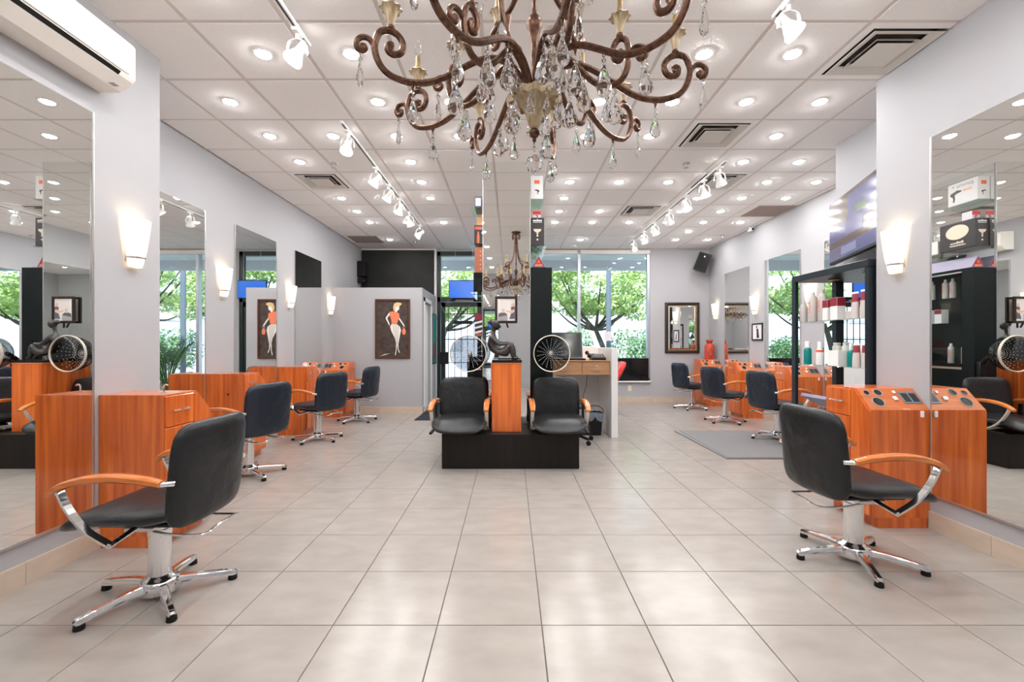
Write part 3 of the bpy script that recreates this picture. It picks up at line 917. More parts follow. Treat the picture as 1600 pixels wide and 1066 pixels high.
# ------------------------------------------------------------------ wall sconces
def sconce(label, x, y, z, nx):
    t = thing('wall_sconce', label, 'sconce', (x, y, z), 0, 'tapered glass wall sconces')
    def shade(z0, z1, w0, w1, d0, d1, nm, m):
        b = MB(); n = 16; rows = 7
        vs = []; fs = []
        for inner in (0, 1):
            for r in range(rows + 1):
                f = r / rows
                fz = z0 + (z1 - z0) * f
                g = f ** 0.75
                ww = w0 + (w1 - w0) * g - inner * 0.005
                dd = d0 + (d1 - d0) * g - inner * 0.005
                for k in range(n + 1):
                    a = -PI / 2 + PI * k / n
                    vs.append((nx * (0.012 + dd * math.cos(a)), ww * math.sin(a), fz))
        st = (rows + 1) * (n + 1)
        for inner in (0, 1):
            for r in range(rows):
                for k in range(n):
                    o = inner * st + r * (n + 1) + k
                    fs.append((o, o + 1, o + n + 2, o + n + 1))
        for k in range(n):
            o = rows * (n + 1) + k
            fs.append((o, o + 1, st + o + 1, st + o))
        b.add(vs, fs, True)
        for e, pp in ((0, z0),):
            b.add([(nx * 0.012, -w0, pp), (nx * 0.012, w0, pp)] + [(nx * (0.012 + d0 * math.cos(-PI / 2 + PI * k / n)), w0 * math.sin(-PI / 2 + PI * k / n), pp) for k in range(n + 1)],
                  [tuple(range(2, n + 3))])
        return b.build(nm, m, t)
    shade(-0.09, 0.155, 0.052, 0.083, 0.07, 0.105, 'shade', 'sconce_glass')
    shade(-0.155, -0.097, 0.040, 0.050, 0.052, 0.068, 'lower_shade', 'sconce_glass')
    b = MB()
    pts = [(nx * (0.012 + 0.071 * math.cos(-PI / 2 + PI * k / 16)), 0.054 * math.sin(-PI / 2 + PI * k / 16), -0.093) for k in range(17)]
    b.tube(pts, 1.0, sect=[(-0.002, -0.006), (0.002, -0.006), (0.002, 0.006), (-0.002, 0.006)], smooth=False)
    b.build('chrome_band', 'chrome', t)
    xa, xb = sorted((0, nx * 0.012))
    MB().cbox(xa, xb, -0.045, 0.045, -0.12, 0.10, 0.003).build('back_plate', 'satin_metal', t)
    ld = bpy.data.lights.new('sconce_bulb', 'POINT')
    ld.energy = SCONCE_WATT; ld.color = (1.0, 0.78, 0.52); ld.shadow_soft_size = 0.02
    lo = bpy.data.objects.new('sconce_bulb', ld); COL.objects.link(lo)
    lo.parent = t; lo.location = (nx * 0.06, 0, 0.10)
sconce('glowing sconce nearest on the left wall under the air conditioner', XLN, 2.94, 1.91, 1)
sconce('glowing sconce between the two big mirrors of the left wall', XLF, 4.90, 1.93, 1)
sconce('glowing sconce third from the front on the left wall', XLF, 6.38, 1.93, 1)
sconce('glowing sconce at the partition corner on the left wall', XLF, 7.80, 1.93, 1)
sconce('glowing sconce nearest on the right wall beside the television', XRN, 3.24, 1.92, -1)
sconce('glowing sconce seen through the black display case', XRF, 6.24, 1.92, -1)
sconce('glowing sconce above the small fashion sketch on the right wall', XRF, 7.66, 1.92, -1)
sconce('glowing sconce in the far right corner above the red vase', XRF, 9.12, 1.92, -1)

# ------------------------------------------------------------------ air conditioner
ac = thing('air_conditioner', 'white split air conditioner high on the left wall', 'air conditioner', (XLN, 1.82, 2.79))
L = 0.90
prof = [(0, 0), (0.13, 0.0), (0.20, 0.055), (0.215, 0.075), (0.215, 0.27), (0.20, 0.29), (0, 0.30)]
b = MB(); b.prism(prof, 'y', 0, L); b.build('body', 'ac_white', ac)
b = MB(); b.prism([(0.205, 0.085), (0.224, 0.082), (0.224, 0.268), (0.205, 0.275)], 'y', 0.003, L - 0.045); b.build('front_panel', 'ac_white', ac)
b = MB(); b.prism([(0.135, -0.003), (0.199, 0.049), (0.196, 0.053), (0.132, 0.001)], 'y', 0.05, L - 0.12); b.build('outlet_louvre', 'ac_white', ac)
b = MB(); b.prism([(0.197, 0.054), (0.2135, 0.0735), (0.2155, 0.0725), (0.199, 0.0525)], 'y', 0.03, L - 0.10); b.build('outlet_slot', 'black', ac)
MB().box(0.135, 0.17, L - 0.10, L - 0.06, 0.006, 0.0065).build('label_sticker', 'print_grey', ac, (0.0, 0, 0.0))
for k in range(4):
    MB().box(0.2245, 0.2248, L - 0.10 + k * 0.008, L - 0.095 + k * 0.008, 0.112, 0.118).build('logo_mark', 'print_grey', ac)
# ------------------------------------------------------------------ styling cabinets
CW, CD, CH = 0.40, 0.415, 0.935
def cabinet(label, xw, nx, y0, near, lock=False):
    """xw wall plane, nx +1 room is to +x; y0 nearest edge; near: sloped control panel towards the viewer"""
    t = thing('styling_cabinet', label, 'cabinet', (xw, y0, 0), 0, 'orange wood styling cabinets')
    sv = 1 if near else -1
    X = lambda u: nx * u
    Y = lambda v: v if near else CD - v
    b = MB()
    b.prism([(Y(0), 0.07), (Y(CD), 0.07), (Y(CD), CH), (Y(0.13), CH), (Y(0), 0.80)], 'x', X(0.002), X(CW))
    b.build('body', 'wood', t)
    b = MB(); ya, yb = sorted((Y(0), Y(CD))); xa, xb = sorted((X(0.014), X(CW - 0.05)))
    b.box(xa, xb, ya + 0.001, yb - 0.001, 0, 0.071)
    b.build('plinth', 'wood', t)
    phi = math.radians(46) * sv
    def on_slope(u, f, h=0.0):
        v = 0.13 * f; z = 0.80 + 0.135 * f
        return (X(u), Y(v) - sv * 0.72 * h, z + 0.694 * h)
    # laminate of the sloped panel and the top
    p = MB()
    c = [on_slope(0.005, 0.01, 0.0008), on_slope(CW - 0.004, 0.01, 0.0008), on_slope(CW - 0.004, 0.99, 0.0008), on_slope(0.005, 0.99, 0.0008)]
    c2 = [on_slope(0.005, 0.01, -0.002), on_slope(CW - 0.004, 0.01, -0.002), on_slope(CW - 0.004, 0.99, -0.002), on_slope(0.005, 0.99, -0.002)]
    p.add(c + c2, [(0, 1, 2, 3), (4, 5, 6, 7), (0, 1, 5, 4), (1, 2, 6, 5), (2, 3, 7, 6), (3, 0, 4, 7)])
    p.build('control_panel', 'wood_flat', t)
    # drawer, doors on the room side
    xa, xb = sorted((X(CW), X(CW + 0.011)))
    def front(nm, va, vb, za, zb):
        y_a, y_b = sorted((Y(va), Y(vb)))
        return MB().cbox(xa, xb, y_a + 0.002, y_b - 0.002, za, zb, 0.002).build(nm, 'wood', t)
    dw = front('drawer', 0.17, CD - 0.003, 0.735, 0.925)
    hx = X(CW + 0.011)
    ym = (Y(0.19) + Y(CD - 0.02)) / 2
    def bar(pts, par):
        MB().tube(pts, 0.0045, 8).build('handle', 'chrome', par)
    bar(smooth([(hx, ym - 0.062, 0.835), (hx + nx * 0.022, ym - 0.06, 0.835), (hx + nx * 0.022, ym + 0.06, 0.835), (hx, ym + 0.062, 0.835)], 3), dw)
    d1 = front('door', 0.17, CD - 0.003, 0.44, 0.728)
    yh = Y(CD - 0.05) if near else Y(CD - 0.19)
    bar(smooth([(hx, yh, 0.67), (hx + nx * 0.022, yh, 0.668), (hx + nx * 0.022, yh, 0.582), (hx, yh, 0.58)], 3), d1)
    d2_ = front('door', 0.17, CD - 0.003, 0.085, 0.433)
    bar(smooth([(hx, yh, 0.38), (hx + nx * 0.022, yh, 0.378), (hx + nx * 0.022, yh, 0.292), (hx, yh, 0.29)], 3), d2_)
    y_a, y_b = sorted((Y(0.004), Y(0.166)))
    bfill = MB(); bfill.prism([(Y(0.004), 0.085), (Y(0.166), 0.085), (Y(0.166), 0.925), (Y(0.135), 0.925), (Y(0.004), 0.79)], 'x', X(CW), X(CW + 0.009)); bfill.build('side_filler', 'wood', t)
    for (u, f, r) in ((0.352, 0.78, 0.022), (0.272, 0.79, 0.030), (0.312, 0.36, 0.042)):
        ring = MB().lathe([(r * 0.80, 0.001), (r * 0.82, 0.004), (r, 0.004), (r * 1.02, 0.0)], 24, caps=False).build('tool_holder', 'chrome', t, on_slope(u, f, 0.001), (phi, 0, 0))
        MB().lathe([(0.0001, 0.0016), (r * 0.82, 0.0016)], 24, caps=False).build('opening', 'black', ring)
    o = MB().cbox(-0.060, 0.060, -0.05, 0.05, 0.0, 0.004, 0.001).build('power_plate', 'steel_grey', t, on_slope(0.075, 0.55, 0.001), (phi, 0, 0))
    for k in (-1, 1):
        MB().cbox(-0.022 + k * 0.028, 0.022 + k * 0.028, -0.036, 0.036, 0.004, 0.0055, 0.0005).build('socket', 'print_black', o)
    MB().cbox(-0.014, 0.014, -0.016, 0.016, 0.0, 0.014, 0.003).build('switch', 'white_gloss', t, on_slope(0.185, 0.5, 0.001), (phi, 0, 0.3))
    MB().cbox(-0.009, 0.009, -0.012, 0.012, 0.0, 0.010, 0.003).build('switch', 'white_gloss', t, on_slope(0.16, 0.8, 0.001), (phi, 0, 0.1))
    ys = Y(0) - sv * 0.004
    ya, yb = sorted((Y(0), ys - sv * 0.006))
    xa2, xb2 = sorted((X(0.045), X(0.068)))
    MB().cbox(xa2, xb2, ya, yb, 0.752, 0.795, 0.003).build('hook_plate', 'white_gloss', t)
    if lock:
        MB().cyl(0.010, CD - 0.0 if near else -0.003, CD + 0.002 if near else 0.002, 14, (X(0.24), 0, 0.72), 'y').build('cable_hole', 'black', t)
    return t
cabinet('orange wood cabinet nearest on the left beside the big mirror', XLN, 1, 2.705, False)
cabinet('orange wood cabinet with a cable hole, second on the left wall', XLF, 1, 4.64, False, True)
cabinet('orange wood cabinet third along the left wall', XLF, 1, 6.06, False)
cabinet('orange wood cabinet with visible control panel against the white partition', XLF, 1, 7.52, True)
cabinet('orange wood cabinet with control panel nearest on the right', XRN, -1, 3.0, True)
cabinet('orange wood cabinet seen behind the black display case', XRF, -1, 6.03, True)
cabinet('orange wood cabinet under the small fashion sketch', XRF, -1, 7.43, True)
cabinet('orange wood cabinet in the far right corner holding the red vase', XRF, -1, 8.88, True)

# small faucet-like tool hook on the near left cabinet
t = thing('chrome_tool_holder', 'small chrome hook on top of the near left cabinet', 'hook', (-2.24, 2.86, CH))
MB().cyl(0.014, 0, 0.006, 14).build('base', 'chrome', t)
MB().tube(smooth([(0, 0, 0.004), (0, 0, 0.04), (0.012, 0, 0.052), (0.026, 0, 0.046)], 4), 0.005, 8).build('hook', 'chrome', t)

# ------------------------------------------------------------------ styling chairs (+x local = the way the chair faces)
def chair_top(t, leather, dz=0.0, metal='chrome', arm_y=0.292):
    def seat_w(a, b, c):
        x = a + 0.02
        z = 0.455 + c + 0.012 * (abs(b) / 0.27) ** 2
        if x > 0.08: z -= 0.055 * ((x - 0.08) / 0.21) ** 2
        if x < -0.1: z += 0.02 * ((-0.1 - x) / 0.15)
        return (x, b, z + dz)
    MB().pad(0.57, 0.55, 0.105, seat_w, 4.5, 3.2).build('seat', leather, t)
    def back_w(a, b, c):
        z = 0.645 + b
        x = -0.255 - 0.10 * (b + 0.24) * 0.6 - 0.05 * max(0, (b + 0.05)) - c + 0.9 * a * a * 0.5
        return (x, a, z + dz)
    MB().pad(0.515, 0.49, 0.075, back_w, 6.0, 7.0).build('backrest', leather, t)
    for s in (-1, 1):
        y = arm_y * s
        pts = smooth([(-0.235, y * 0.985, 0.640), (-0.15, y, 0.658), (-0.03, y, 0.668), (0.09, y, 0.660), (0.19, y, 0.632), (0.245, y, 0.598)], 4)
        n = len(pts)
        sect = [(-0.026, -0.010), (-0.018, -0.016), (0.018, -0.016), (0.026, -0.010), (0.026, 0.008), (0.016, 0.016), (-0.016, 0.016), (-0.026, 0.008)]
        pts = [Vector((p.x, p.y, p.z + dz)) for p in pts]
        arm = MB().tube(pts, [0.85 + 0.25 * math.sin(PI * min(1, i / (n - 1))) for i in range(n)], sect=sect).build('armrest', 'arm_wood', t)
        sp = smooth([(0.205, y, 0.612), (0.165, y, 0.53), (0.09, y, 0.44), (-0.02, y, 0.372)], 5)
        sp = [Vector((p.x, p.y, p.z + dz)) for p in sp]
        MB().tube(sp, 1.0, sect=[(-0.017, -0.005), (0.017, -0.005), (0.017, 0.005), (-0.017, 0.005)], smooth=False).build('arm_support', metal, arm)
        MB().tube([(-0.015, y + 0.008 * s, 0.374 + dz), (-0.005, y * 0.5, 0.392 + dz), (0.0, y * 0.2, 0.395 + dz)], 0.012, 8).build('arm_bracket', metal, arm)
        MB().tube([(-0.225, y * 0.98, 0.636 + dz), (-0.262, y * 0.86, 0.630 + dz)], 0.014, 10).build('arm_joint', metal, arm)
    MB().cbox(-0.17, 0.17, -0.15, 0.15, 0.392 + dz, 0.410 + dz, 0.004).build('seat_pan', 'black', t)

def styling_chair(label, x, y, rz, leather='leather', base_rot=0.0):
    t = thing('styling_chair', label, 'chair', (x, y, 0), rz, 'black styling chairs with wooden arms')
    chair_top(t, leather)
    MB().lathe([(0.048, 0.085), (0.048, 0.30), (0.050, 0.302), (0.050, 0.33), (0.040, 0.332), (0.040, 0.395)], 28).build('column', 'chrome', t)
    MB().lathe([(0.058, 0.022), (0.082, 0.024), (0.084, 0.075), (0.076, 0.088), (0.060, 0.094), (0.052, 0.104), (0.049, 0.106)], 28).build('hub', 'chrome', t)
    for k in range(5):
        a = base_rot + 2 * PI * k / 5
        d = Vector((math.cos(a), math.sin(a), 0))
        pts = [d * 0.06 + Vector((0, 0, 0.060)), d * 0.15 + Vector((0, 0, 0.058)), d * 0.25 + Vector((0, 0, 0.047)), d * 0.315 + Vector((0, 0, 0.038)), d * 0.326 + Vector((0, 0, 0.030))]
        sect = [(-0.021, -0.016), (0.021, -0.016), (0.021, 0.004), (0.012, 0.016), (-0.012, 0.016), (-0.021, 0.004)]
        lg = MB().tube(pts, [1.15, 1.0, 0.88, 0.8, 0.55], sect=sect).build('leg', 'chrome', t)
        MB().lathe([(0.020, 0.0), (0.022, 0.004), (0.020, 0.024), (0.012, 0.027)], 14, (d.x * 0.308, d.y * 0.308, 0)).build('glide', 'rubber', lg)
    pts = smooth([(-0.02, -0.12, 0.372), (-0.16, -0.13, 0.352), (-0.30, -0.125, 0.352), (-0.335, -0.06, 0.375), (-0.335, 0.06, 0.375), (-0.30, 0.125, 0.352), (-0.16, 0.13, 0.352), (-0.02, 0.12, 0.372)], 5)
    MB().tube(pts, 0.0065, 8).build('pump_bar', 'chrome', t)
    MB().cbox(-0.07, 0.07, -0.13, 0.13, 0.362, 0.384, 0.004).build('pump_bracket', 'satin_metal', t)
    return t
R_ = math.radians
styling_chair('black styling chair with orange wood arms, nearest on the left', -1.75, 2.21, R_(180), 'leather', R_(28 - 180))
styling_chair('black styling chair, second on the left with its back turned', -2.50, 4.22, R_(162), 'leather_blue', R_(18))
styling_chair('black styling chair, third on the left before the partition mirror', -2.52, 5.78, R_(156), 'leather_blue', R_(30))
styling_chair('black styling chair beside the fashion painting, farthest left', -2.50, 7.20, R_(168), 'leather_blue', R_(10))
styling_chair('black styling chair with orange wood arms, nearest on the right', 1.99, 2.57, R_(2), 'leather', R_(-38))
styling_chair('black styling chair standing on the grey floor mat', 3.47, 5.75, R_(10), 'leather_blue', R_(20)).location.z = 0.0165
styling_chair('black styling chair before the small fashion sketch', 3.45, 7.12, R_(16), 'leather_blue', R_(-20))
styling_chair('black styling chair before the framed back wall mirror', 3.50, 8.58, R_(14), 'leather_blue', R_(5))

# ------------------------------------------------------------------ dryer island
o = MB().cbox(-0.69, 0.685, 4.425, 4.95, 0.0, 0.350, 0.006).build('island_platform', 'black_wood')
tag(o, 'low black platform carrying the two dryer chairs', 'platform')
pd = thing('pedestal', 'tall orange wood pedestal between the two dryer chairs', 'pedestal', (-0.045, 4.70, 0.350))
b = MB(); b.prism([(-0.145, 0.0), (0.152, 0.0), (0.152, 0.695), (-0.160, 0.695)], 'y', -0.15, 0.15); b.build('body', 'wood', pd)
MB().cbox(-0.164, 0.156, -0.154, 0.154, 0.695, 0.704, 0.002).build('top_board', 'wood_flat', pd)
for x, lb in ((-0.512, 'black dryer chair left of the pedestal'), (0.487, 'black dryer chair right of the pedestal')):
    t = thing('dryer_chair', lb, 'chair', (x, 4.555, 0.350), -PI / 2, 'hood dryer chairs on the platform')
    chair_top(t, 'leather', -0.352, 'cream_metal', 0.272)
    for s in (-1, 1):
        b = MB()
        b.box(-0.2, 0.16, s * 0.285 - 0.012, s * 0.285 + 0.012, 0.0, 0.02)
        b.box(-0.2, -0.17, s * 0.285 - 0.012, s * 0.285 + 0.012, 0.0, 0.26)
        b.build('side_frame', 'black', t)
for x, lb, dx in ((-0.440, 'round smoked hood dryer above the left dryer chair', 0), (0.425, 'round smoked hood dryer above the right dryer chair', 0)):
    t = thing('hood_dryer', lb, 'hair dryer', (x, 4.58, 0.350), 0, 'hood dryers on the platform')
    zc = 0.800
    dome = [(0.183, 0.0), (0.186, 0.03), (0.180, 0.08), (0.160, 0.13), (0.125, 0.17), (0.075, 0.20), (0.03, 0.208), (0.0001, 0.21)]
    hood = MB().lathe([(r, h) for r, h in dome], 40, (0, 0, zc), 'y', caps=False).build('hood', 'smoke', t)
    MB().lathe([(0.181, -0.010), (0.187, -0.014), (0.192, -0.008), (0.191, 0.010), (0.185, 0.010), (0.181, 0.004), (0.181, -0.010)], 48, (0, 0, zc), 'y', caps=False).build('rim', 'cream_metal', hood)
    MB().lathe([(0.160, 0.02), (0.15, 0.07), (0.115, 0.12), (0.06, 0.15), (0.0001, 0.155)], 36, (0, 0, zc), 'y', caps=False).build('inner_bowl', 'hood_inner', hood)
    pf = MB()
    for ring_ in range(2, 9):
        fr = ring_ / 8.6
        for k in range(18):
            a = 2 * PI * k / 18 + 0.17
            rr = 0.16 * fr; hy = 0.155 - 0.135 * fr ** 2.2 - 0.004
            pf.lathe([(0.0001, 0), (0.0036, 0.0)], 6, (rr * math.cos(a), hy, zc + rr * math.sin(a)), 'y', caps=False, smooth=False)
    po = pf.build('perforations', 'white', hood); po['kind'] = 'stuff'
    MB().lathe([(0.026, 0.150), (0.022, 0.140), (0.0001, 0.137)], 20, (0, 0, zc), 'y', caps=False).build('fan_guard', 'satin_metal', hood)
    b = MB(); b.cbox(-0.042, 0.042, 0.322, 0.362, 0.40, zc - 0.10, 0.006); b.cbox(-0.03, 0.03, 0.325, 0.36, 0.0, 0.41, 0.005); b.tube([(0, 0.34, zc - 0.12), (0, 0.29, zc - 0.06), (0, 0.20, zc)], 0.024, 10)
    st = b.build('stand', 'black', t)
    for k in (-1, 1):
        MB().cyl(0.006, 0.315, 0.323, 10, (k * 0.028, 0, 0.52), 'y').build('screw', 'satin_metal', st)

# statue on the pedestal
sk = thing('statue', 'dark bronze statue of a seated long-necked woman on the pedestal', 'statue', (-0.045, 4.69, 1.054))
MB().cbox(-0.15, 0.16, -0.09, 0.09, 0.0, 0.030, 0.004).build('base', 'black_gloss', sk)
J = [  # position, radius
    ((-0.075, 0.0, 0.075), 0.0704),   # 0 pelvis
    ((-0.125, 0.0, 0.125), 0.0576),   # 1 waist
    ((-0.160, 0.0, 0.20), 0.0550),    # 2 chest
    ((-0.160, 0.0, 0.262), 0.0461),   # 3 shoulders
    ((-0.150, 0.0, 0.325), 0.0145),   # 4 neck
    ((-0.140, 0.0, 0.372), 0.018),   # 5 skull base
    ((-0.124, 0.0, 0.402), 0.034),   # 6 head
    ((-0.140, 0.0, 0.430), 0.026),   # 7 hair top
    ((-0.15, 0.055, 0.262), 0.0282), ((-0.085, 0.075, 0.205), 0.0192), ((0.0, 0.05, 0.205), 0.0141), ((0.028, 0.045, 0.215), 0.0115),   # 8-11 arm
    ((-0.15, -0.055, 0.262), 0.0282), ((-0.085, -0.075, 0.19), 0.0192), ((0.0, -0.05, 0.195), 0.0141), ((0.028, -0.045, 0.20), 0.0115),  # 12-15 arm
    ((-0.02, 0.04, 0.10), 0.0512), ((0.05, 0.045, 0.205), 0.0358), ((0.075, 0.042, 0.12), 0.0282), ((0.085, 0.04, 0.05), 0.0192), ((0.13, 0.04, 0.042), 0.0141),  # 16-20
    ((-0.02, -0.04, 0.09), 0.0512), ((0.035, -0.045, 0.185), 0.0358), ((0.06, -0.042, 0.11), 0.0282), ((0.07, -0.04, 0.05), 0.0192), ((0.115, -0.04, 0.042), 0.0141),
]
E = [(0, 1), (1, 2), (2, 3), (3, 4), (4, 5), (5, 6), (6, 7), (3, 8), (8, 9), (9, 10), (10, 11), (3, 12), (12, 13), (13, 14), (14, 15),
     (0, 16), (16, 17), (17, 18), (18, 19), (19, 20), (0, 21), (21, 22), (22, 23), (23, 24), (24, 25)]
me = bpy.data.meshes.new('figure')
me.from_pydata([j[0] for j in J], E, [])
me.materials.append(MATS['bronze_black'])
fig = place(me, 'figure', sk)
md = fig.modifiers.new('skin', 'SKIN')
md.use_smooth_shade = True
for i, j in enumerate(J):
    me.skin_vertices[0].data[i].radius = (j[1], j[1])
me.skin_vertices[0].data[0].use_root = True
sb = fig.modifiers.new('sub', 'SUBSURF'); sb.levels = 2; sb.render_levels = 2

hd_ = MB(); hd_.ball(0.043, (-0.122, 0, 0.408), 18, 12, (0.95, 0.82, 1.12)); hd_.ball(0.012, (-0.080, 0, 0.400), 10, 8, (0.9, 0.6, 1.3))
hd_.build('head', 'bronze_black', sk)
MB().ball(0.030, (-0.168, 0, 0.428), 14, 10, (1.0, 0.9, 0.85)).build('hair_bun', 'bronze_black', sk)
# framed photograph on the column mirror
ph = thing('framed_photo', 'black framed photograph of a barber and a client on the column', 'picture', (-0.05, 4.925, 1.63))
# crop units: frame 300..612 x 108..480 -> metres
s = 0.000795
def P2(cx, cy): return ((cx - 456) * s, (294 - cy) * s)
w2, h2 = 156 * s, 186 * s
b = MB()
for (x0, x1, z0, z1) in ((-w2, w2, h2 - 0.025, h2), (-w2, w2, -h2, -h2 + 0.025), (-w2, -w2 + 0.025, -h2 + 0.025, h2 - 0.025), (w2 - 0.025, w2, -h2 + 0.025, h2 - 0.025)):
    b.cbox(x0, x1, -0.014, 0.012, z0, z1, 0.003)
b.build('frame', 'frame_dark', ph)
MB().box(-w2 + 0.024, w2 - 0.024, -0.004, 0.010, -h2 + 0.024, h2 - 0.024).build('print', 'photo_bg', ph)
def flat(name, pts, m, par, y, conv=P2, th=0.0006):
    q = [conv(*p) for p in pts]
    return MB().prism(q, 'y', y, y - th).build(name, m, par)
def oval(cx, cy, rx, ry, n=14): return [(cx + rx * math.cos(2 * PI * k / n), cy + ry * math.sin(2 * PI * k / n)) for k in range(n)]
flat('printed_wall', [(345, 145), (370, 145), (370, 330), (345, 345)], 'pale', ph, -0.0042)
flat('printed_client', [(345, 385), (350, 350), (380, 335), (440, 335), (470, 360), (475, 420), (440, 425), (345, 420)], 'photo_shirt', ph, -0.0043)
flat('printed_face', oval(415, 302, 20, 26), 'skin', ph, -0.0050)
flat('printed_arm', [(445, 305), (520, 308), (565, 285), (575, 320), (540, 345), (460, 322)], 'skin', ph, -0.0046)
flat('printed_barber', [(520, 260), (560, 245), (577, 255), (577, 420), (500, 425), (515, 370), (530, 330)], 'photo_shirt', ph, -0.0043)
flat('printed_face', oval(548, 225, 22, 28), 'skin', ph, -0.0050)
flat('printed_cape', [(345, 395), (470, 372), (475, 400), (475, 445), (345, 445)], 'print_grey', ph, -0.0052)
b = MB(); b.tube(smooth([(0, 0.0, -h2 + 0.02), (0.01, 0.012, -h2 - 0.02), (0.02, 0.02, -h2 - 0.05)], 3), 0.009, 8); b.cbox(-0.02, 0.04, 0.010, 0.034, -0.05, 0.05, 0.004); b.build('wall_arm', 'black', ph)
# ------------------------------------------------------------------ chandelier
chd = thing('chandelier', 'large rust-brown iron chandelier with scroll arms and crystal drops', 'chandelier', (0.098, 1.84, ZC))
Z0 = ZC
def crystal_mesh(L, w, seg=6, d=0.55):
    """bead, small link and a facetted pear drop hanging below the origin"""
    b = MB()
    def facet(prof, sg, dz):
        for i in range(0): pass
        b.lathe([(r, z + dz) for r, z in prof], sg, smooth=False)
    facet([(0.0005, 0.0), (0.006, -0.006), (0.006, -0.010), (0.0005, -0.016)], 6, -0.004)
    facet([(0.0005, 0.0), (0.009, -0.009), (0.009, -0.013), (0.0005, -0.022)], 6, -0.020)
    o = len(b.v)
    pr = [(0.0005, 0), (w * 0.14, -L * 0.06), (w * 0.26, -L * 0.28), (w * 0.42, -L * 0.52), (w * 0.5, -L * 0.72), (w * 0.40, -L * 0.88), (w * 0.16, -L * 0.97), (0.0005, -L)]
    facet(pr, seg, -0.042)
    for i in range(o, len(b.v)):
        p = b.v[i]; b.v[i] = (p[0], p[1] * d, p[2])
    return b.mesh('crystal_drop', 'crystal', 5)
CR_BIG, CR_MED, CR_THIN, CR_SMALL = crystal_mesh(0.120, 0.076, 10, 0.75), crystal_mesh(0.088, 0.050, 10, 0.8), crystal_mesh(0.095, 0.030, 8, 0.9), crystal_mesh(0.072, 0.046, 8, 0.8)

# canopy and central stem
b = MB().lathe([(0.085, 0.0), (0.085, -0.010), (0.07, -0.022), (0.03, -0.04), (0.022, -0.07)], 28); b.build('canopy', 'iron', chd)
zz = lambda z: z - Z0
stem = MB().lathe([(0.02, zz(3.24)), (0.026, zz(3.18)), (0.014, zz(3.14)), (0.012, zz(3.0)), (0.020, zz(2.96)), (0.012, zz(2.92)), (0.010, zz(2.75)), (0.016, zz(2.71)), (0.010, zz(2.68)), (0.010, zz(2.62)),
                   (0.030, zz(2.595)), (0.034, zz(2.575)), (0.026, zz(2.55)), (0.012, zz(2.49)), (0.016, zz(2.44)), (0.012, zz(2.40)), (0.022, zz(2.33)), (0.030, zz(2.31))], 18)
stem.build('stem', 'iron', chd)
for k in range(4):
    a = PI / 4 + k * PI / 2
    pp = [(0.02, 3.235), (0.05, 3.25), (0.085, 3.235), (0.098, 3.20), (0.085, 3.172), (0.062, 3.178), (0.06, 3.20), (0.075, 3.208)]
    pts = smooth([(r * math.cos(a), r * math.sin(a), zz(z)) for r, z in pp], 4)
    MB().tube(pts, 0.008, 7).build('canopy_scroll', 'iron', chd)
# basin
bas = MB().lathe([(0.012, zz(2.140)), (0.022, zz(2.150)), (0.026, zz(2.170)), (0.034, zz(2.20)), (0.048, zz(2.235)), (0.070, zz(2.262)), (0.092, zz(2.272)), (0.100, zz(2.265)), (0.097, zz(2.250)), (0.102, zz(2.276)),
                  (0.075, zz(2.282)), (0.050, zz(2.300)), (0.036, zz(2.318)), (0.030, zz(2.320))], 96, flute=(12, 0.10))
bas.build('fluted_basin', 'antique', chd)
b = MB(); b.ball(0.023, (0, 0, zz(2.124)), 16, 10, (1, 1, 0.9)); b.ball(0.009, (0, 0, zz(2.097)), 10, 6, (1, 1, 1.4)); b.build('finial', 'iron', chd)
for k, (dz, r) in enumerate(((2.078, 0.007), (2.060, 0.009), (2.042, 0.007))):
    pass
b = MB()
for dz, r in ((2.078, 0.006), (2.063, 0.008), (2.047, 0.006)):
    b.lathe([(0.0004, zz(dz + r)), (r, zz(dz + r * 0.3)), (r, zz(dz - r * 0.3)), (0.0004, zz(dz - r))], 6, smooth=False)
b.build('crystal_chain', 'crystal', chd, sharp=5)
b = MB(); pr = [(0.0005, 0.038), (0.016, 0.034), (0.030, 0.022), (0.037, 0.0), (0.030, -0.022), (0.016, -0.034), (0.0005, -0.038)]
b.lathe([(r, zz(1.995) + h) for r, h in pr], 12, smooth=False); b.build('crystal_ball', 'crystal', chd, sharp=5)

LOW = [(0.028, 2.300), (0.043, 2.330), (0.066, 2.362), (0.095, 2.385), (0.154, 2.402), (0.205, 2.394), (0.252, 2.372), (0.319, 2.327), (0.372, 2.290), (0.424, 2.263), (0.468, 2.251), (0.51, 2.247), (0.55, 2.252), (0.581, 2.263), (0.606, 2.284), (0.6227, 2.311), (0.632, 2.34), (0.634, 2.37), (0.619, 2.412), (0.60, 2.425), (0.578, 2.428), (0.553, 2.420), (0.535, 2.399), (0.531, 2.376), (0.538, 2.355), (0.552, 2.344), (0.570, 2.342), (0.584, 2.352), (0.587, 2.368), (0.577, 2.377), (0.568, 2.372)]
CURL = [(0.631, 2.345), (0.640, 2.368), (0.655, 2.384), (0.675, 2.386), (0.692, 2.376), (0.699, 2.357), (0.692, 2.340), (0.677, 2.336), (0.668, 2.347), (0.674, 2.357)]
UP = [(0.022, 3.19), (0.030, 3.05), (0.048, 2.92), (0.078, 2.81), (0.13, 2.745), (0.195, 2.712), (0.255, 2.70), (0.286, 2.68), (0.294, 2.645), (0.278, 2.615), (0.250, 2.612), (0.236, 2.632), (0.246, 2.650), (0.258, 2.642)]
LYRE = [(0.165, 2.708), (0.178, 2.64), (0.176, 2.565), (0.156, 2.49), (0.120, 2.43), (0.075, 2.385), (0.045, 2.335), (0.030, 2.305)]
def rz2(pts, n=5): return smooth([(r, 0, zz(z)) for r, z in pts], n)
